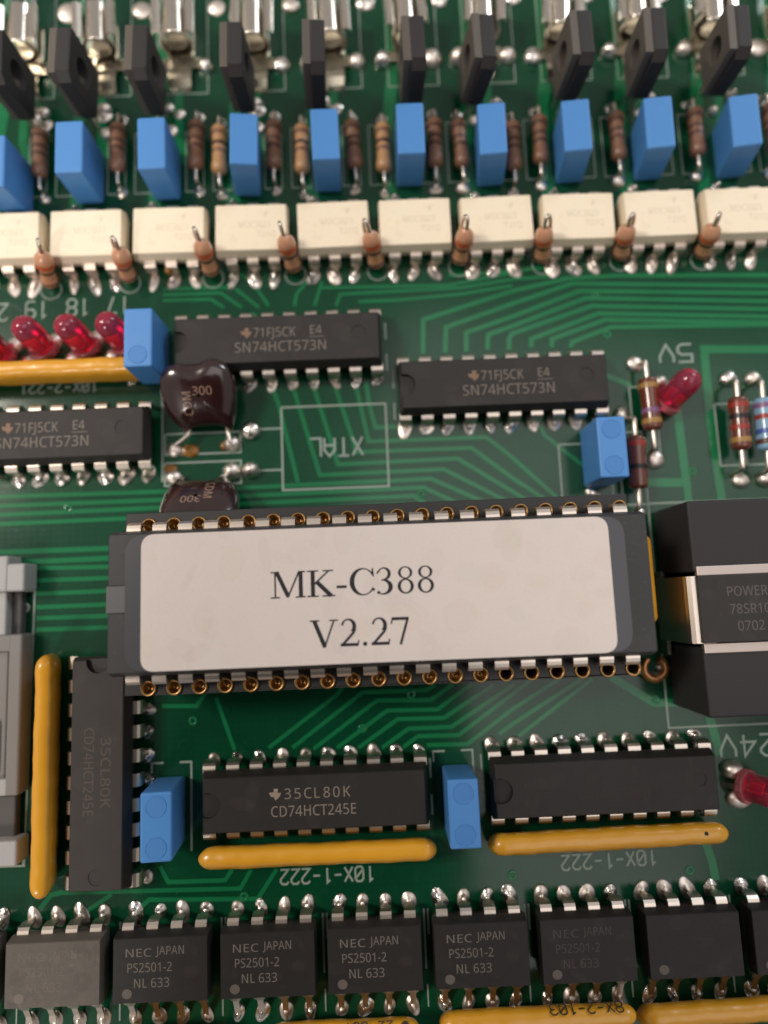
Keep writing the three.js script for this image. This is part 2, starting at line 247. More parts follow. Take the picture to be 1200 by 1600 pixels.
// ---------------------------------------------------------------- lamps and the telephone that takes the picture
for (const [name, label, p, w, h, c, power, glow] of LAMPS) {
  const t = thing(name, label, 'lamp', [0, 0, 0]);
  t.position.set(...p); t.lookAt(0, 0, 0.01);
  const col = new THREE.Color(...c);
  const face = new THREE.Mesh(box(w, h, 0.03, 0.01), std({ color: 0xffffff, roughness: 0.6, emissive: col, emissiveIntensity: glow })); face.name = 'lamp_panel'; face.position.z = -0.02; t.add(face);
  const l = new THREE.RectAreaLight(col, power, w, h); l.name = name; t.add(l); l.rotation.set(0, Math.PI, 0);
}
{
  const t = thing('smartphone', 'black smartphone held flat over the board taking the photograph', 'smartphone', [0, 0, 0]);
  t.position.copy(camera.position); t.quaternion.copy(camera.quaternion);
  part('body', box(72, 152, 8.5, 3.9, 4), M.phone, t, [-16, -66, 7]);
  part('camera_bump', box(26, 30, 1.6, 0.7, 2), M.phone, t, [2, 1, 2.9 + 0.6]);
}

// ---------------------------------------------------------------- the board
const board = thing('circuit_board', 'green printed circuit board with pale traces and white outlines under every component', 'circuit board');
{
  const g = new RoundedBoxGeometry(170, 1.6, 170, 2, 0.3); g.translate(0, -0.8, 0); const u = g.attributes.uv, p = g.attributes.position; for (let i = 0; i < u.count; i++) u.setXY(i, p.getX(i) / 170 + 0.5, 0.5 - p.getZ(i) / 170);
  part('substrate', g, std({ map: boardMaps[0], roughnessMap: boardMaps[1], roughness: 1, specularIntensity: 0.85, color: rgb(0.6, 0.8, 0.69), bumpMap: noiseMap, bumpScale: 0.000003 }), board);
}
const TRACES = [
[0.5,-12.86,-15.75,-12.09,-13.61,-9.97,-3.9],
[0.5,-10.33,-15.65,-7.36,-4.66,7.25,-4.79,16.86,0.68],
[0.5,-7.83,-15.55,-5.19,-5.86,8.96,-6.01,18.98,0.76],
[0.5,-5.27,-15.45,-3.32,-8.7,-2.99,-7.26,10.68,-7.23,15.25,-3.45,20.75,0.58],
[0.5,-2.78,-15.62,-1.48,-8.49,12.52,-8.45,15.41,-5.88,21.06,-0.17],
[0.5,-1.54,-15.84,-1.26,-13.18,-0.61,-10.15,2.7,-10.15],
[0.5,-49.41,-3.64,-25.44,-3.45,5.69,-3.71,13.02,-0.11],
[0.5,-49.37,-2.51,-44.89,-2.5,-25.44,-2.46,4.76,-2.72,10.25,0.16],
[0.5,-49.32,-1.45,-44.85,-1.44,-25.44,-1.56,3.58,-1.75,6.25,0.12],
[0.5,-49.28,-0.39,-44.82,-0.37,-25.44,-0.46,2.29,-0.79,3.48,0.39],
[0.6,-49.15,2.9,-44.71,2.93,-29.89,3],
[0.6,-49.09,4.16,-44.67,4.19,-29.88,4.12],
[0.5,-40.43,4.95,-29.87,5.16],
[0.5,-40.4,6.36,-29.86,6.41],
[0.5,-40.36,7.9,-29.84,7.88],
[0.5,-40.32,9.43,-29.83,9.42],
[0.5,-40.28,10.67,-29.82,10.73],
[0.5,-40.25,11.97,-29.81,12.04],
[0.55,5.49,-19.03,5.7,-23.34,16.76,-26.6,23.8,-27.98,29.46,-28.09,53.08,-27.25],
[0.55,8.18,-19.06,8.42,-22.28,16.65,-24.96,24.14,-27.28,48.2,-26.06,53.44,-25.91],
[0.55,10.71,-19.09,10.84,-21.51,16.54,-23.32,24.98,-26.28,48.08,-25.1,53.32,-24.95],
[0.55,13.3,-19.26,13.49,-21.14,16.46,-22.1,25.69,-25.34,47.97,-24.06,53.19,-23.91],
[0.55,15.88,-19.15,16.03,-20.63,16.4,-21.16,26.39,-24.3,47.85,-23.05,53.07,-22.9],
[0.55,18.61,-19.32,18.68,-20.39,27.1,-23.32,47.74,-22.1,52.95,-21.95],
[0.55,21.06,-19.22,21.19,-20.29,27.81,-22.47,47.66,-21.37,52.86,-21.22],
[0.55,23.39,-19.13,23.57,-19.79,28.38,-21.5,47.63,-21.1,52.83,-20.95],
[0.45,18.97,-9.76,19.39,-8.44,23.2,-5.06,24.62,-3.85],
[0.7,27.36,-15.49,30.33,-14.05],
[1,51.92,-17.79,39.51,-18.28,39.35,-9.21,39.74,1.59],
[1,34.92,-10.96,35.52,-10.78,35.73,-2.07,31.2,-2.25],
[0.9,35.73,-2.07,35.84,1.44],
[0.9,24.88,19.85,29.63,22.94,32.38,22.98],
[1,35.69,24.73,35.98,26.14,36.41,28.94],
[0.9,33.95,38.21,34.4,40.03,34.61,42.02],
[0.45,-5.51,19.77,-6.02,20.5,-13.96,26.07],
[0.45,5,19.91,4.01,20.51,-3.24,20.45,-11.33,26.18],
[0.45,7.06,19.93,4.44,21.59,-1.66,21.41,-8.95,26.39],
[0.45,9.12,20.01,5.11,22.67,-0.55,22.55,-6.32,26.38],
[0.45,11.53,20.23,5.78,23.63,0.61,23.54,-3.94,26.48],
[0.45,13.95,20.21,6.57,24.64,1.76,24.63,-1.31,26.59],
[0.45,15.92,19.81,7.36,25.55,2.81,25.48,1.08,26.61],
[0.45,19.32,19.72,13.53,23.01,8.26,26.59,3.72,26.49],
[0.45,21.74,19.89,13.42,24.64,11.91,25.62],
[0.45,22.83,19.98,14.06,25.94],
[0.45,-25.91,21.03,-22.02,21.19,-20.93,19.75],
[0.45,-19.78,20.36,-17.75,26.17],
[0.45,-26.08,38.06,-25.17,39.75,-18.96,39.81,-18.18,38.72],
[0.45,-37.21,40.36,-17.3,40.73,-16.08,38.8],
[0.45,-28.85,42.72,-27.23,41.46,-15.43,41.86,-13.28,38.85],
[0.5,-39.07,41.92,-37.89,40.54,-36.57,40.31],
[0.45,-34.2,42.5,-31.29,40.72],
[0.4,-17.12,-30.55,-15.04,-29.09,-13.01,-25.85],
[0.4,-8.25,-28.82,-9.6,-27.22,-9.89,-25.73],
[0.4,-6.43,-28.75,-6.71,-27.93,-7.43,-25.63],
[0.4,-4.83,-25.53,-4.26,-27.01,10.51,-27.26,16.85,-28.12,22.12,-28.33],
[0.4,-6.71,-27.93,8.96,-27.65,16.91,-28.94],
[0.4,-2.08,-25.97,2.61,-25.97,10.47,-26.44,16.8,-27.29],
[0.4,-25.87,-27.04,-20.02,-26.97,-18.47,-25.84],
[0.4,-25.87,-27.78,-18.84,-27.75,-16.29,-25.76],
[0.4,-25.87,-28.52,-17.27,-28.43,-14.18,-25.68],
[0.4,9.03,-28.89,16.92,-29.17,21.68,-29.56]
];
for (const [w, ...c] of TRACES) { const pts = []; for (let i = 0; i < c.length; i += 2) pts.push([c[i], c[i + 1]]); part('trace', ribbon(pts, w, -0.02, 0.045 + rr(0, 0.012)), M.trace, board); }
for (let k = 0; k < 11; k++) { const x = -46.9 + k * 9.8; part('trace', ribbon([[x + 1.2, -85], [x + 1.2, -56], [x + 0.4, -50], [x + 0.4, -38]], 1.5, -0.02, 0.05), M.trace, board); part('trace', ribbon([[x + 3.4, -58], [x + 3.4, -48.5], [x + 4.4, -45]], 1.1, -0.02, 0.056), M.trace, board); }
const silk = (pts, w = 0.2) => part('silkscreen_line', ribbon(pts, w, -0.02, 0.066 + rr(0, 0.008)), M.silk, board);
const rect = (x0, z0, x1, z1, w) => silk([[x0, z0], [x1, z0], [x1, z1], [x0, z1], [x0, z0]], w);
const STROKES = { // strokes of the board's lettering on a 4 x 6 grid
  0: [[0, 1, 0, 5, 1, 6, 3, 6, 4, 5, 4, 1, 3, 0, 1, 0, 0, 1], [0, 1, 4, 5]], 1: [[2, 0, 2, 6, 0.6, 5]], 2: [[0, 5, 1, 6, 3, 6, 4, 5, 4, 4, 0, 0, 4, 0]], 3: [[0, 5, 1, 6, 3, 6, 4, 5, 4, 4, 3, 3, 1.4, 3], [3, 3, 4, 2, 4, 1, 3, 0, 1, 0, 0, 1]], 4: [[3, 0, 3, 6, 0, 2, 4, 2]], 5: [[4, 6, 0, 6, 0, 3.5, 3, 3.5, 4, 2.6, 4, 1, 3, 0, 0, 0]],
  7: [[0, 6, 4, 6, 1.4, 0]], 8: [[1, 3, 0, 4, 0, 5, 1, 6, 3, 6, 4, 5, 4, 4, 3, 3, 1, 3, 0, 2, 0, 1, 1, 0, 3, 0, 4, 1, 4, 2, 3, 3]], 9: [[0, 0, 3, 0, 4, 1, 4, 5, 3, 6, 1, 6, 0, 5, 0, 4, 1, 3, 4, 3]],
  X: [[0, 0, 4, 6], [0, 6, 4, 0]], T: [[2, 0, 2, 6], [0, 6, 4, 6]], A: [[0, 0, 0, 4, 2, 6, 4, 4, 4, 0], [0, 2.4, 4, 2.4]], L: [[0, 6, 0, 0, 4, 0]], V: [[0, 6, 0, 4, 2, 0, 4, 4, 4, 6]], '-': [[0.3, 3, 3.7, 3]], C: [[4, 5, 3, 6, 1, 6, 0, 5, 0, 1, 1, 0, 3, 0, 4, 1]], R: [[0, 0, 0, 6, 3, 6, 4, 5, 4, 4, 3, 3, 0, 3], [2, 3, 4, 0]], Q: [[0, 1, 0, 5, 1, 6, 3, 6, 4, 5, 4, 1, 3, 0, 1, 0, 0, 1], [2.4, 1.6, 4.2, -0.3]],
};
function lettering(text, cx, cz, w, h, turn = Math.PI, lw = 0.24) { // centred at cx, cz; written upside down as seen by the photographer
  const n = text.length, cell = w / (n * 5.4 - 1.4), gs = [], c = Math.cos(turn), s = Math.sin(turn);
  [...text].forEach((ch, i) => { for (const st of STROKES[ch] ?? []) { const pts = []; for (let k = 0; k < st.length; k += 2) { const x = (st[k] + i * 5.4) * cell - w / 2, z = -(st[k + 1] / 6 - 0.5) * h; pts.push([cx + x * c - z * s, cz + x * s + z * c]); } gs.push(ribbon(pts, lw, -0.02, 0.07)); } });
  part('silkscreen_text', merged(...gs), M.silk, board);
}
lettering('XTAL', -5.3, -8.0, 6.2, 2.2); lettering('10X-2-221', -38.3, -16.6, 9.2, 1.25, Math.PI, 0.2); lettering('10X-1-222', -7.8, 39.75, 10.2, 1.5, Math.PI, 0.2); lettering('10X-1-222', 23.1, 39.45, 10.4, 1.5, Math.PI - 0.02, 0.2);
lettering('5V', 36.0, -17.9, 3.9, 2.2); lettering('24V', 39.7, 28.0, 6.2, 2.3); lettering('17', -31.3, -26.7, 2.6, 2.1, Math.PI, 0.2); lettering('18', -36.2, -26.6, 2.6, 2.1, Math.PI, 0.2); lettering('19', -41.2, -26.5, 2.6, 2.1, Math.PI, 0.2); lettering('20', -46.0, -26.3, 2.6, 2.1, Math.PI, 0.2);
rect(-11.75, -13.05, 0.7, -3.05, 0.22); silk([[-14.5, -10.5], [-11.8, -10.5]]); silk([[-14.5, -5.5], [-11.8, -5.5]]);
rect(-25.6, -10.3, -16.65, -7.8); rect(-25.6, -6.8, -16.65, -4.1); silk([[-25.9, -15.6], [-25.9, -4.6]]); silk([[30.97, 0.25], [60, 0.3]]); silk([[31, 0.25], [31, 25.74], [60, 25.7]]);
silk([[-50, 4.6], [-40.5, 4.66], [-40.9, 37.4], [-50, 37.4]]); silk([[-41, 36.7], [-41, 37.4]]);
rect(21.0, -7.2, 27.0, -0.6); rect(30.0, -13.9, 33.0, -5.9); rect(28.1, -8.4, 31.0, 0.3); rect(40.0, -11.4, 42.9, -3.9); rect(43.2, -11.4, 46.2, -3.9);
for (const [x, z, n] of [[-11.55, -20.1, 0], [14.35, -14.0, 0], [-8.6, 30.9, 0], [22.3, 30.7, 0]]) for (const s of [-1, 1]) { silk([[x + s * 12.6, z - 3], [x + s * 12.6, z - 0.9]]); silk([[x + s * 12.6, z + 0.9], [x + s * 12.6, z + 3]]); }
for (let k = 0; k < 9; k++) { const x = -35.8 + (k - 1) * 10.97; silk([[x + 5.45, 43.6], [x + 5.45, 49.6]]); silk([[x - 5.1, 43.6], [x - 5.1, 46.2]]); for (const d of [-2.54, 0, 2.54]) silk([[x + d - 0.6, 51.2], [x + d + 0.6, 51.2]], 0.14); silk([[x + 5.5, 51.2], [x + 5.5, 53.4]], 0.14); }
for (const x of [-24.8, 6.6]) { silk([[x - 2.2, 28.3], [x - 2.2, 27.2], [x - 0.9, 27.2]]); silk([[x + 0.9, 27.2], [x + 2.2, 27.2], [x + 2.2, 36.6]]); }
for (let k = 0; k < 12; k++) { const x = -45 + k * 9.8; rect(x - 4, -49.3, x - 1.6, -41.2, 0.12); rect(x + 2.4, -49.3, x + 4.6, -41.2, 0.12); rect(x - 1.2, -80, x + 5.2, -54.6, 0.13); }
// solder joints: a few cast shapes, each joint a piece of its own
const JOINT = [0, 1, 2, 3].map((k) => { const g = lathe([[0.98, -0.02], [1.0, 0.08], [0.9, 0.24], [0.7, 0.4], [0.5, 0.56], [0.38, 0.8 + 0.06 * k], [0.26, 0.98 + 0.06 * k], [0, 1.02 + 0.06 * k]], 18); const p = g.attributes.position; for (let i = 0; i < p.count; i++) { const a = Math.atan2(p.getZ(i), p.getX(i)), f = 1 + 0.09 * Math.sin(a * 2 + k * 1.7) + 0.05 * Math.sin(a * 3 + k); p.setX(i, p.getX(i) * f); p.setZ(i, p.getZ(i) * f); } g.computeVertexNormals(); return g; });
const BEAD = (() => { const g = lathe([[1.06, -0.02], [1.1, 0.25], [0.98, 0.62], [0.7, 0.95], [0.3, 1.12], [0, 1.15]], 18); return g; })();
function joint(x, z, sx = 0.85, sz = 1, h = 0.75, bead = false) {
  const o = part('solder_joint', bead ? BEAD : JOINT[(rnd() * 4) | 0], rnd() < 0.45 ? M.solder : M.solderDull, board, [x, 0, z], [rr(-0.1, 0.1), rr(-0.4, 0.4), rr(-0.1, 0.1)]);
  const f = rr(0.84, 1.12); o.scale.set(sx * f, h * rr(0.65, 1.3), sz * f * rr(0.9, 1.08)); return o;
}

// ---------------------------------------------------------------- parts shared by the packages
const wide = (w) => strip([[2.9, 2.32, w], [3.35, 2.32, w], [3.62, 2.27, w], [3.82, 2.1, w], [3.92, 1.8, w], [3.97, 1.2, w], [3.985, 1.05, 0.62], [4.0, -0.4, 0.5]], 0.27);
const LEAD_SPLAYED = strip([[2.9, 2.32, 1.2], [3.35, 2.32, 1.2], [3.6, 2.22, 1.2], [3.85, 1.95, 1.2], [4.15, 1.6, 1.15], [4.5, 1.3, 0.62], [5.4, 0.75, 0.6], [6.25, 0.35, 0.55], [6.5, -0.4, 0.5]], 0.27);
const LEAD = wide(1.36), LEAD_OPTO = wide(1.2), LEAD_CREAM = wide(1.3);
function leads(t, n, geo, mat, seam = 0, near = geo) { for (let i = 0; i < n; i++) for (const s of [1, -1]) part('lead', s > 0 ? near : geo, mat, t, [(i - (n - 1) / 2) * 2.54, seam, 0], s < 0 ? [0, Math.PI, 0] : undefined); }
const notch = (x) => moved(new THREE.CylinderGeometry(1.3, 1.3, 1.2, 28), x, 4.0, 0);
const dimple = (x, z, r, y) => moved(new THREE.CylinderGeometry(r, r, 0.3, 24), x, y, z);
const LOGIC = [[0.55, 11.65, 2.75], [2.2, 12.05, 3.22], [2.5, 12.05, 3.22], [3.82, 11.75, 2.78], [3.92, 11.65, 2.68]];

// ---------------------------------------------------------------- logic chips
function logicChip(label, x, z, map, turn, tools, group) {
  const t = thing('logic_chip', label, 'microchip', [x, 0, z], turn, group);
  part('body', cut(moulded(LOGIC), ...tools), chipMat(map), t);
  leads(t, 10, LEAD, M.tin); return t;
}
const latchTools = () => [notch(-11.5), dimple(9.4, -0.4, 0.85, 4.0)];
const latch = logicChip('black logic chip with red diodes and blue capacitor to its near side, above the crystal outline', -11.55, -20.1, logicMap, 0, latchTools());
latch.userData.label = 'black logic chip between the blue capacitor and the cream chip row, above the crystal outline';
copy(latch, 'black logic chip at upper right of the crystal outline, just above the small blue capacitor', [14.35, 0, -14.0]);
copy(latch, 'black logic chip cut by the photo edge beside the upper brown mica capacitor', [-38.6, 0, -9.9]);
const driver = logicChip('upright black logic chip half hidden under the labelled processor, beside a long yellow resistor bar', -31.5, 27.1, driverMap, Math.PI / 2, [notch(11.6), dimple(-10.4, 0.1, 0.85, 4.0)]);
logicChip('black logic chip with bright printed marking between two small blue capacitors', -8.6, 30.9, transceiverMap, 0, [notch(-11.2)]);
logicChip('blank black logic chip without readable marking beside the red power diode', 22.3, 30.7, blankMap, 0, [notch(-11.2), dimple(9.9, -0.4, 0.75, 4.0)]);
for (let i = 0; i < 10; i++) { joint(-23.0 + i * 2.54, -16.1, 0.76, 1.2, 0.5); joint(2.92 + i * 2.54, -10.05, 0.8, 1.25, 0.5); if (i > 2) joint(-50.4 + i * 2.54, -5.5 - 0.02 * i, 0.95, 1.2, 0.85); joint(-20.0 + i * 2.54, 27.1, 0.76, 1.0, 0.55); joint(10.99 + i * 2.54, 26.8, 0.8, 1.0, 0.55); joint(-27.55, 16.2 + i * 2.54, 0.95, 0.8, 0.7); joint(-35.25, 16.2 + i * 2.54, 0.9, 0.75, 0.7); }

// ---------------------------------------------------------------- black optocouplers along the near edge
const OPTO = [[0.6, 4.55, 2.95], [2.2, 4.92, 3.3], [2.5, 4.92, 3.3], [3.62, 4.85, 3.12], [3.75, 4.8, 3.04]];
const optoBody = moulded(OPTO, 0.06);
function opto(label, x, map) { const t = thing('black_optocoupler', label, 'optocoupler', [x, 0, 46.72], 0, 'black optocouplers along the near edge'); part('body', optoBody, chipMat(map, 0.55), t); leads(t, 4, LEAD_OPTO, M.tin, 0, LEAD_SPLAYED); return t; }
const optoAt = (k) => -35.8 + (k - 1) * 10.99;
const o1 = opto('dusty grey optocoupler with worn marking at the left end of the near row', optoAt(1), optoMaps[1]);
const o2 = opto('black optocoupler second in the near row, right beside the dusty grey one', optoAt(2), optoMaps[0]);
copy(o2, 'black optocoupler third in the near row, below the left end of the yellow bar', [optoAt(3), 0, 46.72]);
copy(o2, 'black optocoupler fourth in the near row, below the white 10X-1-222 lettering', [optoAt(4), 0, 46.72]);
copy(o2, 'black optocoupler fifth in the near row, below the second small blue capacitor', [optoAt(5), 0, 46.72]);
const o6 = opto('black optocoupler with faded marking sixth in the near row, below the second yellow bar', optoAt(6), optoMaps[2]);
const o7 = opto('plain black optocoupler without marking seventh in the near row', optoAt(7), optoMaps[3]);
copy(o7, 'plain black optocoupler cut by the photo edge at the right end of the near row', [optoAt(8), 0, 46.72]);
copy(o1, 'optocoupler of which only the last pin shows at the left photo edge', [optoAt(0), 0, 46.72]);
for (let k = 0; k < 9; k++) for (let i = 0; i < 4; i++) { const x = optoAt(k) + (i - 1.5) * 2.54; joint(x, 42.75, 0.78, 1.15, 0.55); joint(x, 53.15, 0.76, 1.05, 0.6); }

// ---------------------------------------------------------------- cream optocouplers across the far part
const creamBody = moulded([[0.5, 4.15, 2.75], [1.9, 4.3, 3.15], [2.2, 4.3, 3.15], [3.1, 4.22, 2.9], [3.25, 4.15, 2.82]], 0.1), creamMat = std({ map: creamMap, roughness: 0.55 });
const creamAt = (k) => -34.0 + (k - 2) * 9.77;
const ORD = ['first', 'second', 'third', 'fourth', 'fifth', 'sixth', 'seventh', 'eighth', 'ninth', 'tenth', 'eleventh', 'twelfth'];
let proto = null;
for (let k = 1; k <= 10; k++) {
  const p = [creamAt(k), 0, -34.35 + 0.02 * k], label = `cream plastic optocoupler, ${ORD[k - 1]} from the left in the cream row`;
  if (!proto) { proto = thing('cream_optocoupler', label, 'optocoupler', p, 0, 'cream optocouplers in a row'); part('body', creamBody, creamMat, proto); leads(proto, 3, LEAD_CREAM, M.tinDull, -0.35); } else copy(proto, label, p, rr(-0.02, 0.02));
  for (let i = 0; i < 3; i++) joint(p[0] + (i - 1) * 2.54 - 0.25, -29.5, 0.78, 1.4, 0.7);
}
part('flux_drop', ball(0.5, 0, 0, 0), M.flux, board, [-24.8, 1.3, -30.2]);

// ---------------------------------------------------------------- blue film capacitors
const CAP = box(3.25, 6.3, 6.5, 0.26, 4);
proto = null;
const LEAN = [-0.03, 0, 0, 0.11, 0.04, 0, -0.09, -0.09, -0.12, -0.17], CAPX = [-43.6, -34.7, -25.2, -14.55, -5.1, 4.85, 14.35, 24.2, 33.85, 43.95], CAPZ = [-41.6, -43.1, -43.2, -43.35, -43.55, -43.9, -43.55, -43.6, -43.6, -43.5];
for (let k = 0; k < 10; k++) {
  const label = `blue box capacitor, ${ORD[k]} from the left in the row behind the cream optocouplers`;
  const a = LEAN[k], p = [CAPX[k] - Math.sin(-a) * -6.2 * 1, 0, CAPZ[k]];
  let t;
  if (!proto) { t = proto = thing('film_capacitor', label, 'capacitor', p, 0, 'blue capacitors in the far row'); part('case', CAP, M.blue, t, [0, 3.35, 0]); for (const z of [-2.5, 2.5]) part('lead', new THREE.CylinderGeometry(0.27, 0.27, 1.4, 8), M.tin, t, [0, 0, z]); } else t = copy(proto, label, p);
  t.rotation.z = -a; t.rotation.y = rr(-0.025, 0.025);
  joint(p[0] - 1.9, -39.3, 0.7, 0.7, 0.7); joint(p[0] + 1.4, -51.8, 0.8, 0.8, 0.7);
}
const CAP8 = box(3.2, 6.2, 6.8, 0.26, 4), MARK = new THREE.CylinderGeometry(1.02, 1.02, 0.06, 28), RING = new THREE.TorusGeometry(1.02, 0.035, 5, 30).rotateX(Math.PI / 2);
function smallCap(label, x, z, marks, tilt = 0) {
  const t = thing('film_capacitor', label, 'capacitor', [x, 0, z]); part('case', CAP8, M.blue, t, [0, 3.3, 0]);
  for (const m of marks) { const d = part('mould_mark', MARK, M.blueMark, t, [0, 6.4, m]); part('rim', RING, M.blue, d, [0, 0.03, 0]); }
  for (const s of [-2.5, 2.5]) part('lead', new THREE.CylinderGeometry(0.27, 0.27, 1.4, 8), M.tin, t, [0, 0, s]);
  t.rotation.z = tilt; return t;
}
smallCap('blue box capacitor at the end of the yellow bar beside the red diodes', -26.6, -19.85, [2.0]);
smallCap('blue box capacitor beside the two brown resistors near the processor corner', 25.15, -5.35, [-2.0, 2.0]);
smallCap('blue box capacitor between the upright chip and the marked transceiver chip', -24.85, 32.05, [-2.0, 2.0], -0.07);
smallCap('blue box capacitor between the marked transceiver chip and the blank chip', 6.85, 32.05, [-2.0, 2.0]);
joint(24.6, -1.2, 0.8, 0.8, 0.7);

// ---------------------------------------------------------------- black power transistors standing on edge
const TRI = (() => {
  const s = new THREE.Shape(); const w = 3.2, h0 = 2.6, h1 = 9.6, c = 0.5; s.moveTo(-w + c, h0); s.lineTo(w - c, h0); s.lineTo(w, h0 + c); s.lineTo(w, h1 - 0.3); s.lineTo(w - 0.3, h1); s.lineTo(-w + 0.9, h1); s.lineTo(-w, h1 - 0.9); s.lineTo(-w, h0 + c); s.closePath();
  const hole = new THREE.Path(); hole.absarc(0, 6.4, 1.45, 0, Math.PI * 2, true); s.holes.push(hole);
  const g = new THREE.ExtrudeGeometry(s, { depth: 1.1, bevelEnabled: true, bevelThickness: 0.28, bevelSize: 0.1, bevelOffset: -0.1, bevelSegments: 2, curveSegments: 24 }); g.rotateY(Math.PI / 2); g.translate(-0.05, 0, 0);
  const s2 = new THREE.Shape(); s2.moveTo(-w + 0.35, h0 + 0.3); s2.lineTo(w - 0.12, h0 + 0.3); s2.lineTo(w - 0.12, h1 - 0.12); s2.lineTo(-w + 0.7, h1 - 0.12); s2.closePath(); s2.holes.push(hole);
  const b = new THREE.ExtrudeGeometry(s2, { depth: 0.75, bevelEnabled: true, bevelThickness: 0.12, bevelSize: 0.06, bevelOffset: -0.06, bevelSegments: 2, curveSegments: 24 }); b.rotateY(Math.PI / 2); b.translate(-1.1, 0, 0);
  return [g, b];
})();
const TRIX = [-42.2, -34.6, -26.0, -15.3, -5.97, 5.4, 13.35, 24.5, 32.9, 42.45], TRIL = [0.03, 0.05, 0.0, 0.03, -0.06, -0.03, -0.13, -0.06, 0.02, 0.0];
proto = null;
for (let k = 0; k < 10; k++) {
  const label = `black plastic power transistor standing upright, ${ORD[k]} from the left`, p = [TRIX[k] - Math.sin(TRIL[k]) * -9, 0, -52.45];
  let t;
  if (!proto) {
    t = proto = thing('power_transistor', label, 'transistor', p, 0, 'power transistors in a row'); part('body', TRI[0], M.black, t); part('back_plate', TRI[1], M.backPlate, t);
    for (const z of [-2.29, 0, 2.29]) part('lead', box(0.5, 3.4, 0.75, 0.1, 1), M.tin, t, [0.2, 1.2, z]);
  } else t = copy(proto, label, p);
  t.rotation.z = TRIL[k]; t.rotation.y = rr(-0.035, 0.035); joint(p[0] + 1.2, -49.4, 0.7, 0.7, 0.7, true); joint(p[0] + 1.0, -52.6, 0.7, 0.7, 0.7, true);
}

// ---------------------------------------------------------------- fuses in their clips at the far edge
const leaf = (s) => { const pts = [[0.5, 0.35], [1.2, 0.5], [1.8, 1.4], [1.95, 2.5], [1.6, 3.4], [1.55, 3.8], [1.85, 4.15], [2.4, 4.1], [2.6, 3.7]]; const g = strip(pts.map(([x, y]) => [x, y, 4.6]), 0.22); g.rotateY(s > 0 ? Math.PI / 2 : -Math.PI / 2); return g; };
const clipStop = strip([[-1.0, 0.4, 2.8], [1.6, 0.42, 3.0], [2.8, 0.95, 3.0], [3.6, 1.0, 2.9], [4.4, 0.5, 2.7], [4.7, -0.2, 2.4]], 0.2), clipBase = box(3.4, 0.25, 4.6, 0.06, 1);
const fuseCap = lathe([[0, 0], [1.3, 0], [1.46, 0.08], [1.5, 0.25], [1.5, 5.4], [1.4, 5.5]], 24).rotateX(-Math.PI / 2), fuseGlass = new THREE.CylinderGeometry(1.38, 1.38, 9, 20).rotateX(Math.PI / 2);
let clipProto = null, fuseProto = null;
for (let k = 1; k <= 11; k++) {
  const x = -4.35 + (k - 5) * 9.62, n = ORD[k - 1];
  const cl = `sprung metal fuse clip at the far edge, ${n} from the left`, fl = `glass fuse with bright metal cap at the far edge, ${n} from the left`;
  if (!clipProto) {
    clipProto = thing('fuse_clip', cl, 'fuse clip', [x, 0, -61.8], 0, 'fuse clips at the far edge');
    part('base_plate', clipBase, M.clip, clipProto, [0, 0.2, 0]); part('leaf', leaf(1), M.nickel, clipProto); part('leaf', leaf(-1), M.nickel, clipProto); part('stop', clipStop, M.clip, clipProto, [0, 0, 2.4]);
    for (const s of [-1, 1]) part('foot', strip([[1.2, 0.3, 1.4], [2.4, 0.34, 1.4], [3.0, -0.3, 1.2]], 0.22).rotateY(s * Math.PI / 2), M.clip, clipProto, [0, 0, 3.4]);
    fuseProto = thing('fuse', fl, 'fuse', [x, 2.35, -59.4], 0, 'fuses at the far edge'); part('end_cap', fuseCap, M.nickel, fuseProto); part('glass_tube', fuseGlass, M.glass, fuseProto, [0, 0, -10]); part('end_cap', fuseCap, M.nickel, fuseProto, [0, 0, -20], [0, Math.PI, 0]);
  } else { const a = rr(-0.07, 0.07); copy(clipProto, cl, [x + rr(-0.15, 0.15), 0, -61.8 + rr(-0.4, 0.4)], a + rr(-0.04, 0.04)); copy(fuseProto, fl, [x, 2.35 + rr(-0.1, 0.15), -59.4 + rr(-0.5, 0.5)], a); }
  for (const s of [-1, 1]) joint(x + s * 3.1 + 0.1, -58.1, 1.05, 1.05, 1.0, true);
  joint(x + 4.6, -66.6, 1.1, 1.1, 0.5, true);
}

// ---------------------------------------------------------------- resistors lying between the blue capacitors
const RES = (r, l, bulge) => lathe([[0, -l / 2], [r * 0.45, -l / 2], [r * 0.86, -l / 2 + 0.14], [r * bulge, -l / 2 + 0.5], [r * bulge, -l / 2 + 1.15], [r, -l / 2 + 1.6], [r, l / 2 - 1.6], [r * bulge, l / 2 - 1.15], [r * bulge, l / 2 - 0.5], [r * 0.86, l / 2 - 0.14], [r * 0.45, l / 2], [0, l / 2]], 20).rotateX(Math.PI / 2);
const BAND = (r, w) => lathe([[r * 0.96, -w / 2], [r + 0.02, -w / 2 + 0.03], [r + 0.02, w / 2 - 0.03], [r * 0.96, w / 2]], 20).rotateX(Math.PI / 2);
const resBody = RES(0.86, 6.3, 1.13), band1 = BAND(0.97, 0.5), band2 = BAND(0.86, 0.55), resWire = (l, d) => tube([[0, 0, -l], [0, 0, -d], [0, -0.15, -d + 0.3 * 0], [0, 0, d], [0, 0, l]], 0.24, 10, 7);
const bentWire = (l0, drop) => tube([[0, 0, l0], [0, 0, l0 + 1.1], [0.05, -0.25, l0 + 1.55], [0.05, -drop, l0 + 1.75]], 0.26, 14, 7);
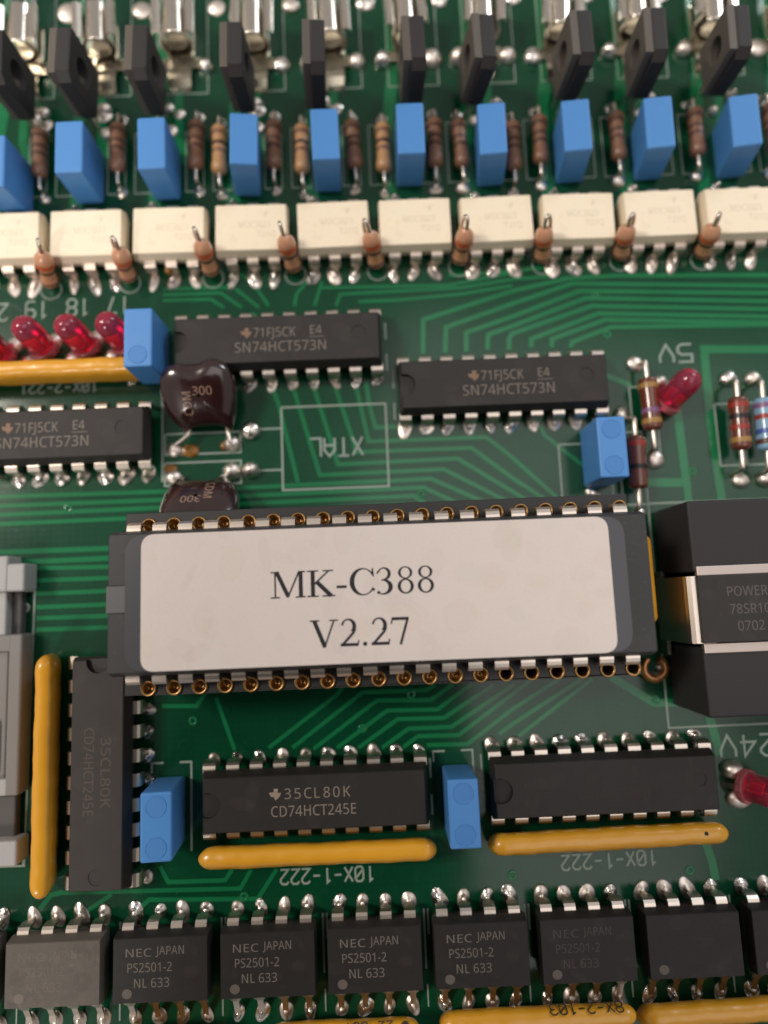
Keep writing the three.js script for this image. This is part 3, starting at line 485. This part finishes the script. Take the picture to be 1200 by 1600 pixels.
function axial(label, x, z, body, bands, y = 1.8, group, wires = true) {
  const t = thing('axial_resistor', label, 'resistor', [x, y, z], 0, group); part('body', resBody, body, t);
  bands.forEach(([dz, m], i) => part('colour_band', Math.abs(dz) > 1.4 ? band1 : band2, m, t, [0, 0, dz]));
  if (wires) { part('lead', bentWire(3.0, 2.2), M.tin, t); part('lead', bentWire(3.0, 2.2), M.tin, t, [0, 0, 0], [0, Math.PI, 0]); }
  return t;
}
const brownBands = [[-1.95, M.bandBrown], [-0.55, M.bandBrown], [0.45, M.bandBrown]], tanBands = [[-1.95, M.resBrown], [-0.55, M.bandBrown], [0.45, M.resBrown]];
const RG = 'brown resistors between the blue capacitors';
const RR = [[-40.5, -45.9], [-30.95, -46.3], [-21.3, -46.25], [-11.75, -45.9], [-1.95, -45.6], [8.1, -45.4], [17.75, -44.6]];
let rp = null;
RR.forEach(([x, z], i) => { const label = `brown resistor on the right-hand side of the ${ORD[i]} blue capacitor in the far row`; const t = rp ? copy(rp, label, [x, 1.7, z]) : (rp = axial(label, x, z, M.resBrown, brownBands, 1.7, RG)); t.rotation.y = rr(-0.04, 0.04); joint(x, z + 5.0, 0.75, 0.75, 0.7); joint(x, z - 5.0, 0.7, 0.7, 0.6); });
const RL = [[11.25, -45.2, 6], [21.1, -45.3, 7], [30.7, -45.4, 8], [40.5, -45.6, 9], [50.0, -45.8, 10]];
RL.forEach(([x, z, i]) => { const t = copy(rp, i < 10 ? `brown resistor on the left-hand side of the ${ORD[i]} blue capacitor in the far row` : 'brown resistor cut by the photo edge past the last blue capacitor', [x, 1.7, z]); t.rotation.y = rr(-0.03, 0.06); joint(x + 0.2, z + 5.0, 0.8, 0.8, 0.7, true); joint(x, z - 5.0, 0.7, 0.7, 0.6); });
let tp = null;
[[-18.45, -45.5, 3], [-8.3, -45.2, 4], [1.72, -45.0, 5]].forEach(([x, z, i]) => { const label = `tan resistor on the left-hand side of the ${ORD[i]} blue capacitor in the far row`; if (tp) copy(tp, label, [x, 1.7, z]); else tp = axial(label, x, z, M.resTan, tanBands, 1.7, 'tan resistors between the blue capacitors'); joint(x, z + 5.0, 0.75, 0.75, 0.7); joint(x, z - 5.0, 0.7, 0.7, 0.6); });

// ---------------------------------------------------------------- small resistors standing on end before the cream row
const bead = lathe([[0, 0.5], [0.7, 0.55], [0.98, 0.85], [1.04, 1.5], [0.88, 2.0], [0.86, 3.3], [1.02, 3.7], [1.08, 4.3], [0.98, 4.9], [0.56, 5.4], [0.26, 5.6]], 20), beadBand = (y, r, w) => lathe([[r, y - w / 2], [r + 0.025, y - w / 2 + 0.03], [r + 0.025, y + w / 2 - 0.03], [r, y + w / 2]], 20);
const beadWire = tube([[0, 5.2, 0], [0, 6.2, 0.02], [-0.12, 6.75, 0], [-0.42, 6.95, 0], [-0.74, 6.7, 0], [-0.98, 5.9, 0], [-1.12, 3.5, 0], [-1.15, 0, 0]], 0.24, 26, 7);
const GB = [[-39.5, -29.3], [-29.9, -29.75], [-19.75, -30.0], [-9.65, -30.05], [0.45, -30.2], [10.45, -30.3], [20.7, -30.2], [30.3, -30.25], [40.3, -30.0]], GW = [-37.59, -28.98, -20.0, -10.55, -0.72, 10.92, 19.54, 29.17, 39.1], GZ = [-31.65, -31.31, -32.27, -32.67, -32.68, -32.38, -32.2, -31.9, -31.52];
proto = null;
GB.forEach(([x, z], i) => {
  const label = `small striped resistor standing on end, ${ORD[i]} from the left before the cream row`; let t;
  if (!proto) {
    t = proto = thing('standing_resistor', label, 'resistor', [x, 0, z], 0, 'small resistors standing before the cream row'); part('body', bead, M.bead, t);
    part('colour_band', beadBand(3.95, 1.05, 0.7), M.bandOrange, t); part('colour_band', beadBand(2.9, 0.865, 0.4), M.bandBrown, t); part('colour_band', beadBand(2.2, 0.86, 0.3), M.resTan, t); part('colour_band', beadBand(1.3, 1.03, 0.3), M.bandBrown, t); part('lead', beadWire, M.tin, t);
  } else t = copy(proto, label, [x, 0, z]);
  const ax = GW[i] - x, az = GZ[i] - z; t.quaternion.setFromUnitVectors(new THREE.Vector3(0, 1, 0), new THREE.Vector3(ax, 7.2, az).normalize()); t.rotateY((i > 5 ? -2.1 : -1.15) + rr(-0.3, 0.3));
  part('silkscreen_line', new THREE.TorusGeometry(1.25, 0.1, 4, 24).rotateX(Math.PI / 2), M.silk, board, [x, 0.02, z + 0.3]);
});

// ---------------------------------------------------------------- red diodes
const ledLens = lathe([[0, -0.2], [1.56, -0.2], [1.55, 2.5], [1.49, 3.05], [1.3, 3.6], [0.94, 4.02], [0.48, 4.22], [0, 4.26]], 28), ledFlange = lathe([[0, -1.0], [1.75, -1.0], [1.85, -0.9], [1.85, -0.35], [1.75, -0.22], [0, -0.2]], 28), ledFrame = merged(box(0.9, 1.5, 0.3, 0.06, 1).translate(-0.45, 0.9, 0), box(0.5, 1.2, 0.3, 0.06, 1).translate(0.6, 0.8, 0));
let ledP = null;
function led(label, base, tip, group) {
  const v = new THREE.Vector3(tip[0] - base[0], tip[1] - base[1], tip[2] - base[2]).normalize(); let t;
  if (!ledP) { t = ledP = thing('red_diode', label, 'red LED', base, 0, group); part('lens', ledLens, M.led, t); part('flange', ledFlange, M.ledFlange, t); part('die_frame', ledFrame, M.ledCore, t); for (const s of [-1, 1]) part('lead', box(0.5, 2.2, 0.5, 0.05, 1), M.tin, t, [s * 1.27, -1.8, 0]); } else { t = copy(ledP, label, base); if (!group) delete t.userData.group; else t.userData.group = group; }
  t.quaternion.setFromUnitVectors(new THREE.Vector3(0, 1, 0), v); return t;
}
const LG = 'red diodes in a row beside the yellow bar';
led('red diode nearest the blue capacitor, third from the left among the whole ones', [-30.3, 1.2, -21.7], [-31.35, 6, -23.2], LG);
led('red diode between two others under the number 18', [-35.0, 1.2, -21.6], [-36.0, 6, -23.15], LG);
led('leftmost red diode that is wholly in the photo, under the number 19', [-40.0, 1.2, -21.55], [-40.7, 6, -23.05], LG);
led('red diode cut by the left photo edge', [-45.0, 1.2, -20.7], [-45.3, 6, -22.3], LG);
led('single red diode with the mark 5V beside a brown resistor', [34.1, 1.6, -11.9], [35.9, 5.2, -13.9]);
led('red diode cut by the photo edge beside the mark 24V and the blank chip', [38.9, 1.6, 32.1], [41.3, 5.6, 32.4]);
for (const [x, z] of [[-28.9, -22.6], [-33.6, -22.4], [-38.6, -22.3], [-43.4, -22.0], [-31.7, -19.9], [-36.6, -19.8], [-41.6, -19.6]]) joint(x, z, 0.95, 0.95, 0.9, true);
joint(33.4, -14.2, 0.9, 0.7, 0.9, true); joint(37.5, 30.4, 1.1, 1.0, 0.9, true); joint(37.9, 33.6, 1.2, 1.0, 0.7, true);

// ---------------------------------------------------------------- yellow resistor bars
function bar(label, x, z, len, turn, mark, h = 4.6, tilt = 0) {
  const t = thing('resistor_bar', label, 'resistor network', [x, 0, z]); t.rotation.order = 'YXZ'; t.rotation.set(tilt, turn, 0); part('coating', dipped(len, h, 2.2), M.yellow, t, [0, 0.5 + h / 2, 0]);
  const n = Math.min(10, Math.floor((len - 1.2) / 2.54) + 1);
  for (let i = 0; i < n; i++) part('lead', box(0.6, 1.3, 0.35, 0.05, 1), M.tin, t, [(i - (n - 1) / 2) * 2.54, 0.3, 0]);
  if (mark) part('marking', mark, M.ink, t);
  return t;
}
function barMark(text, len, h) { const gs = []; [...text].forEach((ch, i) => { for (const st of STROKES[ch] ?? []) { const pts = []; for (let k = 0; k < st.length; k += 2) pts.push([-((st[k] + i * 5.4) * len / (text.length * 5.4) - len / 2), (st[k + 1] / 6 - 0.5) * h]); gs.push(ribbon(pts, 0.13, 0, 0.02)); } }); return merged(...gs); }
bar('long yellow resistor bar below the red diodes, cut by the photo edge', -38.5, -17.65, 25.0, 0, null, 4.0);
bar('upright yellow resistor bar between the grey connector and the upright chip', -38.1, 27.0, 24.8, Math.PI / 2, null, 4.4, 0.24);
bar('yellow resistor bar along the near side of the marked transceiver chip', -8.4, 37.35, 24.9, -0.002, null, 4.5, -0.3);
bar('yellow resistor bar along the near side of the blank chip, with a small burn spot', 22.2, 37.1, 25.0, 0.012, moved(new THREE.CylinderGeometry(0.2, 0.2, 0.06, 10), 9.8, 5.0, 0), 4.5, -0.3);
bar('yellow resistor bar with black marking 8X-2-103 below the sixth near optocoupler', 13.6, 55.0, 20.0, 0, barMark('8X-2-103', 7.6, 1.0).rotateX(-0.55).translate(4.7, 4.95, -0.72), 4.5, -0.5);
bar('yellow resistor bar under the two plain optocouplers, cut by the photo corner', 34.3, 55.1, 20.0, 0.02, null, 4.5, -0.5);
bar('yellow resistor bar with a black dot below the fourth and fifth near optocouplers', -6.2, 55.45, 15.4, 0, merged(moved(new THREE.CylinderGeometry(0.42, 0.42, 0.06, 14), 6.2, 5.0, -0.35), barMark('22-801', 5.0, 0.8).translate(2.4, 5.03, -0.4)), 4.5, -0.5);
bar('yellow resistor bar below the dusty and second optocouplers at the near photo edge', -24.2, 55.4, 9.8, 0, null, 4.5, -0.5);
for (let i = 0; i < 10; i++) { joint(10.9 + i * 2.54, 37.55 - i * 0.03, 0.78, 1.0, 0.5); joint(-19.8 + i * 2.54, 37.3, 0.75, 0.8, 0.5); }
joint(-29.6, -16.9, 0.6, 0.6, 0.5);
// plated holes where traces change sides
const VIA = lathe([[0.2, -0.05], [0.22, 0.03], [0.3, 0.075], [0.46, 0.07], [0.5, 0.03], [0.5, -0.02]], 16);
for (const [x, z] of [[-15.0, -24.6], [27.9, -20.6], [36.6, -3.4], [2.2, 20.9], [29.8, 22.6], [-22.4, 22.8], [-16.9, 41.6], [12.4, 40.6], [31.9, 40.9], [4.4, -1.9], [-36.9, -1.9], [-31.6, 9.9], [26.9, -25.6], [-3.4, 24.4]]) part('plated_hole', VIA, M.trace, board, [x, 0.04, z]);

// ---------------------------------------------------------------- brown mica capacitors bent over on their leads
function mica(label, base, aim, turn, map, axisTilt) {
  const s = new THREE.Shape();
  s.moveTo(-1.9, -4.35); s.bezierCurveTo(-2.5, -3.7, -3.4, -2.8, -3.75, -1.1); s.bezierCurveTo(-4.0, 0.6, -3.75, 2.1, -2.5, 2.55); s.bezierCurveTo(-1.6, 2.8, -0.9, 2.4, 0, 2.5); s.bezierCurveTo(0.8, 2.6, 1.2, 3.2, 2.2, 2.9); s.bezierCurveTo(3.6, 2.5, 3.98, 0.9, 3.88, -0.6); s.bezierCurveTo(3.85, -2.2, 3.35, -3.3, 3.1, -4.35); s.bezierCurveTo(2.95, -4.5, 2.75, -4.35, 2.55, -4.05); s.bezierCurveTo(1.9, -3.7, -0.6, -3.7, -1.3, -4.05); s.bezierCurveTo(-1.5, -4.4, -1.7, -4.5, -1.9, -4.35);
  const rim = s.getPoints(14), N = rim.length - 1, S = 16, pos = [], uv = [], idx = [], T = 1.35, c0 = [0.2, -0.4];
  for (const side of [1, -1]) for (let i = 0; i <= S; i++) for (let k = 0; k <= N; k++) {
    const f = Math.sin(i / S * Math.PI / 2), x = c0[0] + (rim[k].x - c0[0]) * f, y = c0[1] + (rim[k].y - c0[1]) * f, near = Math.min(1, 1.15 - Math.max(0, -rim[k].y - 2.6) * f * 0.36);
    pos.push(x, y + 5.1, side * T * near * Math.pow(1 - Math.pow(f, 3.2), 0.46)); uv.push(x / 9.4 + 0.5, (y + 1) / 9.4 + 0.5);
  }
  const W = N + 1; for (const o of [0, (S + 1) * W]) for (let i = 0; i < S; i++) for (let k = 0; k < N; k++) { const a = o + i * W + k, b = a + W; if (o) idx.push(a, a + 1, b, a + 1, b + 1, b); else idx.push(a, b, a + 1, a + 1, b, b + 1); }
  const q = new THREE.BufferGeometry(); q.setAttribute('position', new THREE.Float32BufferAttribute(pos, 3)); q.setAttribute('uv', new THREE.Float32BufferAttribute(uv, 2)); q.setIndex(idx); q.computeVertexNormals();
  { const n = q.attributes.normal, m = (S + 1) * W; for (let o = 0; o < 2; o++) for (let i = 0; i <= S; i++) { const a = o * m + i * W; if (i === 0) for (let k = 0; k <= N; k++) n.setXYZ(a + k, 0, 0, o ? -1 : 1); else { const v = new THREE.Vector3(n.getX(a) + n.getX(a + N), n.getY(a) + n.getY(a + N), n.getZ(a) + n.getZ(a + N)).normalize(); n.setXYZ(a, v.x, v.y, v.z); n.setXYZ(a + N, v.x, v.y, v.z); } } for (let k = 0; k <= N; k++) { const a = S * W + k, b = a + m, v = new THREE.Vector3(n.getX(a) + n.getX(b), n.getY(a) + n.getY(b), 0).normalize(); n.setXYZ(a, v.x, v.y, 0); n.setXYZ(b, v.x, v.y, 0); } }
  const t = thing('mica_capacitor', label, 'capacitor', base); part('coating', q, std({ map, color: rgb(0.5, 0.42, 0.46), roughness: 0.25, clearcoat: 1, clearcoatRoughness: 0.06 }), t, [0, 0.15, 0]).scale.setScalar(1.12);
  for (const [x, e] of [[-1.65, -3.2], [2.85, 3.1]]) part('lead', tube([[x, 1.5, 0], [x, 0.8, 0], [(x + e) / 2, 0.2, axisTilt > 0 ? -0.4 : 0.4], [e, -0.3, axisTilt > 0 ? -0.8 : 0.8]], 0.25), M.tin, t);
  t.rotation.set(axisTilt, turn, 0); return t;
}
mica('brown mica capacitor marked CDM 300 leaning away over the chip pins', [-20.75, 0.8, -9.3], 0, 0.03, micaMap, -1.13);
mica('brown mica capacitor half hidden behind the labelled processor', [-20.3, 0.9, -5.35], 0, Math.PI, micaMap, 0.92);
for (const [x, z, b] of [[-24.5, -8.4, 0], [-17.6, -8.8, 0], [-24.5, -5.0, 0], [-17.6, -5.5, 1], [-15.45, -5.5, 1], [-15.4, -10.35, 1]]) joint(x, z, 1.05, 1.0, b ? 1.25 : 0.9, true);
part('flux_drop', ball(0.55, 0, 0, 0).scale(1, 0.6, 1), M.flux, board, [-18.5, 0.25, -8.6]); part('flux_drop', ball(0.8, 0, 0, 0).scale(1.4, 0.3, 1), M.flux, board, [-22.6, 0.1, -8.2]); part('flux_drop', ball(0.7, 0, 0, 0).scale(1.2, 0.3, 0.8), M.flux, board, [-24.9, 0.1, -6.1]);

// ---------------------------------------------------------------- the labelled processor in its socket
{
  const s = thing('chip_socket', 'black round-hole chip socket under the labelled processor', 'chip socket', [-0.75, 0, 9.46]);
  for (const k of [-1, 1]) {
    const q = new THREE.Shape(); q.moveTo(-25.8, -1.4); q.lineTo(25.8, -1.4); q.lineTo(25.8, 1.4); q.lineTo(-25.8, 1.4); q.closePath();
    for (let i = 0; i < 20; i++) { const o = new THREE.Path(); o.absarc((i - 9.5) * 2.54 + 0.75, k * -0.35 - 0.35, 0.62, 0, Math.PI * 2, true); q.holes.push(o); }
    part('rail', new THREE.ExtrudeGeometry(q, { depth: 9.1, bevelEnabled: true, bevelThickness: 0.12, bevelSize: 0.1, bevelOffset: -0.1, bevelSegments: 2, curveSegments: 12 }).rotateX(-Math.PI / 2), M.socket, s, [0, 0.2, k * 7.75]);
  }
  for (const k of [-1, 0, 1]) part('crossbar', box(2.6, 3.2, 13, 0.1, 1), M.socket, s, [k * 24.2, 2.0, 0]);
  const ring = lathe([[0.3, -4.0], [0.4, -1.4], [0.44, -0.6], [0.5, 0.1], [0.6, 0.18], [0.72, 0.22], [0.79, 0.18], [0.8, 0.0], [0.6, -0.02]], 20);
  const full = lathe([[0, -0.75], [0.16, -0.5], [0.24, -0.6], [0.4, -0.3], [0.5, 0.1], [0.6, 0.18], [0.72, 0.22], [0.79, 0.18], [0.8, 0.0], [0.6, -0.02]], 20);
  for (let i = 0; i < 20; i++) for (const k of [-1, 1]) part('contact_ring', k > 0 && i > 13 ? ring : full, M.brass, s, [(i - 9.5) * 2.54 + 0.75, 9.42, k * 8.1 + 0.35]);
  const t = thing('processor', 'large processor chip with a white paper label reading MK-C388 V2.27', 'microchip', [-0.75, 0, 9.46]);
  part('body', cut(moulded([[9.75, 25.7, 6.4], [11.5, 26.15, 7.0], [11.85, 26.15, 7.0], [13.3, 25.95, 6.62], [13.42, 25.85, 6.5]], 0.15), plain(moved(new THREE.BoxGeometry(2.6, 0.5, 2.7), -25.2, 13.5, -0.35))), std({ map: chipMap(512, 160, '#302f31', () => {}), roughness: 0.5, bumpMap: noiseMap, bumpScale: 0.00001 }), t);
  part('end_notch', box(2.3, 0.3, 2.6, 0.1, 2), std({ color: rgb(0.1, 0.1, 0.106), roughness: 0.4 }), t, [-24.95, 13.3, -0.35]);
  const lg = strip([[6.6, 11.68, 1.36], [7.25, 11.68, 1.36], [7.52, 11.62, 1.36], [7.72, 11.4, 1.36], [7.8, 11.0, 1.36], [7.83, 10.3, 1.3], [7.84, 10.2, 0.5], [7.86, 9.2, 0.46]], 0.27);
  for (let i = 0; i < 20; i++) for (const k of [1, -1]) part('lead', lg, M.tin, t, [(i - 9.5) * 2.54, 0, 0], k < 0 ? [0, Math.PI, 0] : undefined);
  const sheet = (x0, x1, z0, z1, r, h) => { const p = new THREE.Shape(); p.moveTo(x0 + r, -z0); p.lineTo(x1 - r, -z0); p.quadraticCurveTo(x1, -z0, x1, -z0 - r); p.lineTo(x1, -z1 + r); p.quadraticCurveTo(x1, -z1, x1 - r, -z1); p.lineTo(x0 + r, -z1); p.quadraticCurveTo(x0, -z1, x0, -z1 + r); p.lineTo(x0, -z0 - r); p.quadraticCurveTo(x0, -z0, x0 + r, -z0); const g = new THREE.ExtrudeGeometry(p, { depth: h, bevelEnabled: false, curveSegments: 10 }); g.rotateX(-Math.PI / 2); const u = g.attributes.uv, q = g.attributes.position; for (let i = 0; i < u.count; i++) u.setXY(i, (q.getX(i) - x0) / (x1 - x0), 1 - (q.getZ(i) - z0) / (z1 - z0)); return g; };
  part('tape', sheet(-24.3, 23.7, -6.42, 6.42, 1.9, 0.05), std({ color: rgb(0.055, 0.056, 0.066), roughness: 0.34 }), t, [0, 13.42, 0]);
  part('paper_label', sheet(-22.75, 22.15, -6.45, 6.48, 1.35, 0.09), std({ map: labelMap, roughness: 0.72, color: rgb(0.94, 0.92, 0.95) }), t, [0, 13.47, 0]);
}

// ---------------------------------------------------------------- voltage regulator block at the right
{
  const t = thing('regulator_module', 'large black voltage regulator block with bright metal bands', 'regulator', [0, 0, 0]);
  part('coil_block', box(40, 8.6, 7.4, 0.3, 3), M.black, t, [51.4, 4.6, 4.95]); part('coil_block', box(40, 8.6, 7.0, 0.3, 3), M.black, t, [51.6, 4.6, 19.7]);
  for (const z of [8.55, 16.35]) part('metal_band', box(38, 0.6, 1.0, 0.1, 2), M.band, t, [50.65, 8.78, z]);
  part('metal_tab', strip([[-1.5, 8.75, 6.8], [0, 8.75, 6.8], [0.35, 8.68, 6.8], [0.62, 8.45, 6.8], [0.74, 8.1, 6.8], [0.78, 6.9, 6.8], [0.78, 1.2, 6.8]], 0.4).rotateY(-Math.PI / 2), M.tin, t, [31.5, 0, 12.45]);
  part('foot', strip([[0, 2.2, 9.2], [0, 0.3, 9.2]], 0.4).rotateY(-Math.PI / 2), M.clip, t, [31.0, 0, 12.9]);
  const l = box(36, 0.5, 6.75, 0.12, 2), u = l.attributes.uv, p = l.attributes.position; for (let i = 0; i < u.count; i++) u.setXY(i, (p.getX(i) + 18) / 15, 0.5 - p.getZ(i) / 6.2);
  moduleMap.wrapS = THREE.ClampToEdgeWrapping; part('name_plate', l, chipMat(moduleMap, 0.55), t, [49.45, 9.2, 12.42]);
  const c = thing('yellow_capacitor', 'flat yellow capacitor squeezed between the processor end and the regulator block', 'capacitor', [27.3, 0, 9.1]);
  part('coating', box(2.1, 6.6, 9.4, 0.8, 5), M.yellow, c, [0, 3.7, 0]); for (const z of [-2.5, 2.5]) part('lead', new THREE.CylinderGeometry(0.25, 0.25, 1.2, 8), M.tin, c, [0, 0.2, z]);
  const w = thing('wire_loop', 'small amber coated wire loop below the processor corner beside the regulator', 'wire loop', [29.7, 0.9, 19.0]);
  part('winding', new THREE.TorusGeometry(1.15, 0.36, 10, 30, 4.6).rotateX(Math.PI / 2).rotateY(0.5), M.copper, w); part('coating', new THREE.TorusGeometry(1.2, 0.46, 10, 30, 4.0).rotateX(Math.PI / 2).rotateY(0.9), M.flux, w, [-0.05, -0.1, 0]);
  joint(30.9, 19.0, 1.0, 0.75, 1.0, true); joint(30.2, 20.0, 0.9, 0.6, 0.9, true); joint(26.6, 0.6, 0.7, 0.6, 1.0);
}

// ---------------------------------------------------------------- brown and blue resistors near the power diode
const bigBody = lathe([[0, -3.15], [0.55, -3.15], [0.95, -3.0], [1.08, -2.7], [1.1, -1.6], [1.02, -1.2], [1.02, 1.2], [1.1, 1.6], [1.08, 2.7], [0.95, 3.0], [0.55, 3.15], [0, 3.15]], 24).rotateX(Math.PI / 2), bigBand = BAND(1.11, 0.62), midBand = BAND(1.03, 0.6);
function bigResistor(label, x, y, z, body, bands, turn) {
  const t = thing('large_resistor', label, 'resistor', [x, y, z], turn); part('body', bigBody, body, t); for (const [dz, m] of bands) part('colour_band', Math.abs(dz) > 1.3 ? bigBand : midBand, m, t, [0, 0, dz]);
  const w = tube([[0, 0, 3.0], [0, 0, 4.6], [0, -0.3, 5.3], [0, -y, 5.55]], 0.32, 16, 8); part('lead', w, M.tin, t); part('lead', w, M.tin, t, [0, 0, 0], [0, Math.PI, 0]); return t;
}
bigResistor('brown resistor with violet and gold rings beside the red 5V diode', 31.4, 2.2, -11.1, M.resRed, [[-2.1, M.bandGold], [0.85, M.bandViolet], [2.1, M.bandGold]], 0.02);
bigResistor('brown resistor partly hidden by the small blue capacitor', 29.35, 2.0, -4.35, M.resRed, [[-2.1, M.bandRed], [0.6, M.bandBlack]], -0.03);
bigResistor('reddish brown resistor with a black ring near the right photo edge', 41.4, 2.5, -8.3, M.resRed, [[-2.1, M.bandRed], [-0.75, M.bandBlack], [0.5, M.bandRed], [2.0, M.bandGold]], -0.03);
bigResistor('pale blue resistor with dark rings cut by the right photo edge', 44.35, 2.5, -8.1, M.resBlue, [[-2.1, M.bandViolet], [-0.8, M.bandRed], [0.9, M.bandBlue], [2.1, M.bandBrown]], -0.03);
for (const [x, z] of [[30.9, -16.7], [32.2, -4.9], [29.6, 1.4], [28.7, -10.6], [41.9, -14.4], [42.1, -2.0], [44.8, -14.3], [45.0, -2.1]]) joint(x, z, 1.0, 0.95, 0.9, true);

// ---------------------------------------------------------------- grey ribbon connector at the left edge
{
  const t = thing('ribbon_connector', 'grey plastic ribbon cable connector cut by the left photo edge', 'connector', [0, 0, 0]);
  const b = (name, x1, z0, z1, top, w, m, y0 = 0.1, rad = 0.3) => part(name, box(w, top - y0, z1 - z0, rad, 3), m, t, [x1 - w / 2, (top + y0) / 2, (z0 + z1) / 2]);
  b('housing', -41.3, 7.4, 34.6, 1.3, 12, M.greyDark); b('latch', -40.2, 4.5, 7.6, 3.0, 2.2, M.grey); b('latch', -42.0, 3.6, 7.6, 3.1, 9, M.grey); b('latch_arm', -42.4, 7.2, 12.5, 2.4, 7, M.grey);
  b('wall', -40.45, 12.3, 29.4, 2.6, 1.5, M.greyBrown); b('wall', -41.6, 12.3, 14.2, 2.6, 9, M.greyBrown); b('wall', -41.6, 27.6, 29.4, 2.6, 9, M.grey); b('plug', -42.1, 14.0, 27.8, 2.1, 8, M.greyBrown); b('rib', -42.8, 21.5, 27.0, 2.5, 5, M.grey); b('latch', -40.3, 33.9, 36.5, 2.8, 10, M.grey);
  part('solder_joint', new THREE.TorusGeometry(0.42, 0.18, 8, 18).rotateX(Math.PI / 2), M.silk, board, [-41.6, 0.04, 9.45]);
}
for (const o of scene.children) if (o.isGroup) o.traverse((m) => { if (m.isMesh) m.castShadow = m.receiveShadow = true; });
renderer.render(scene, camera);
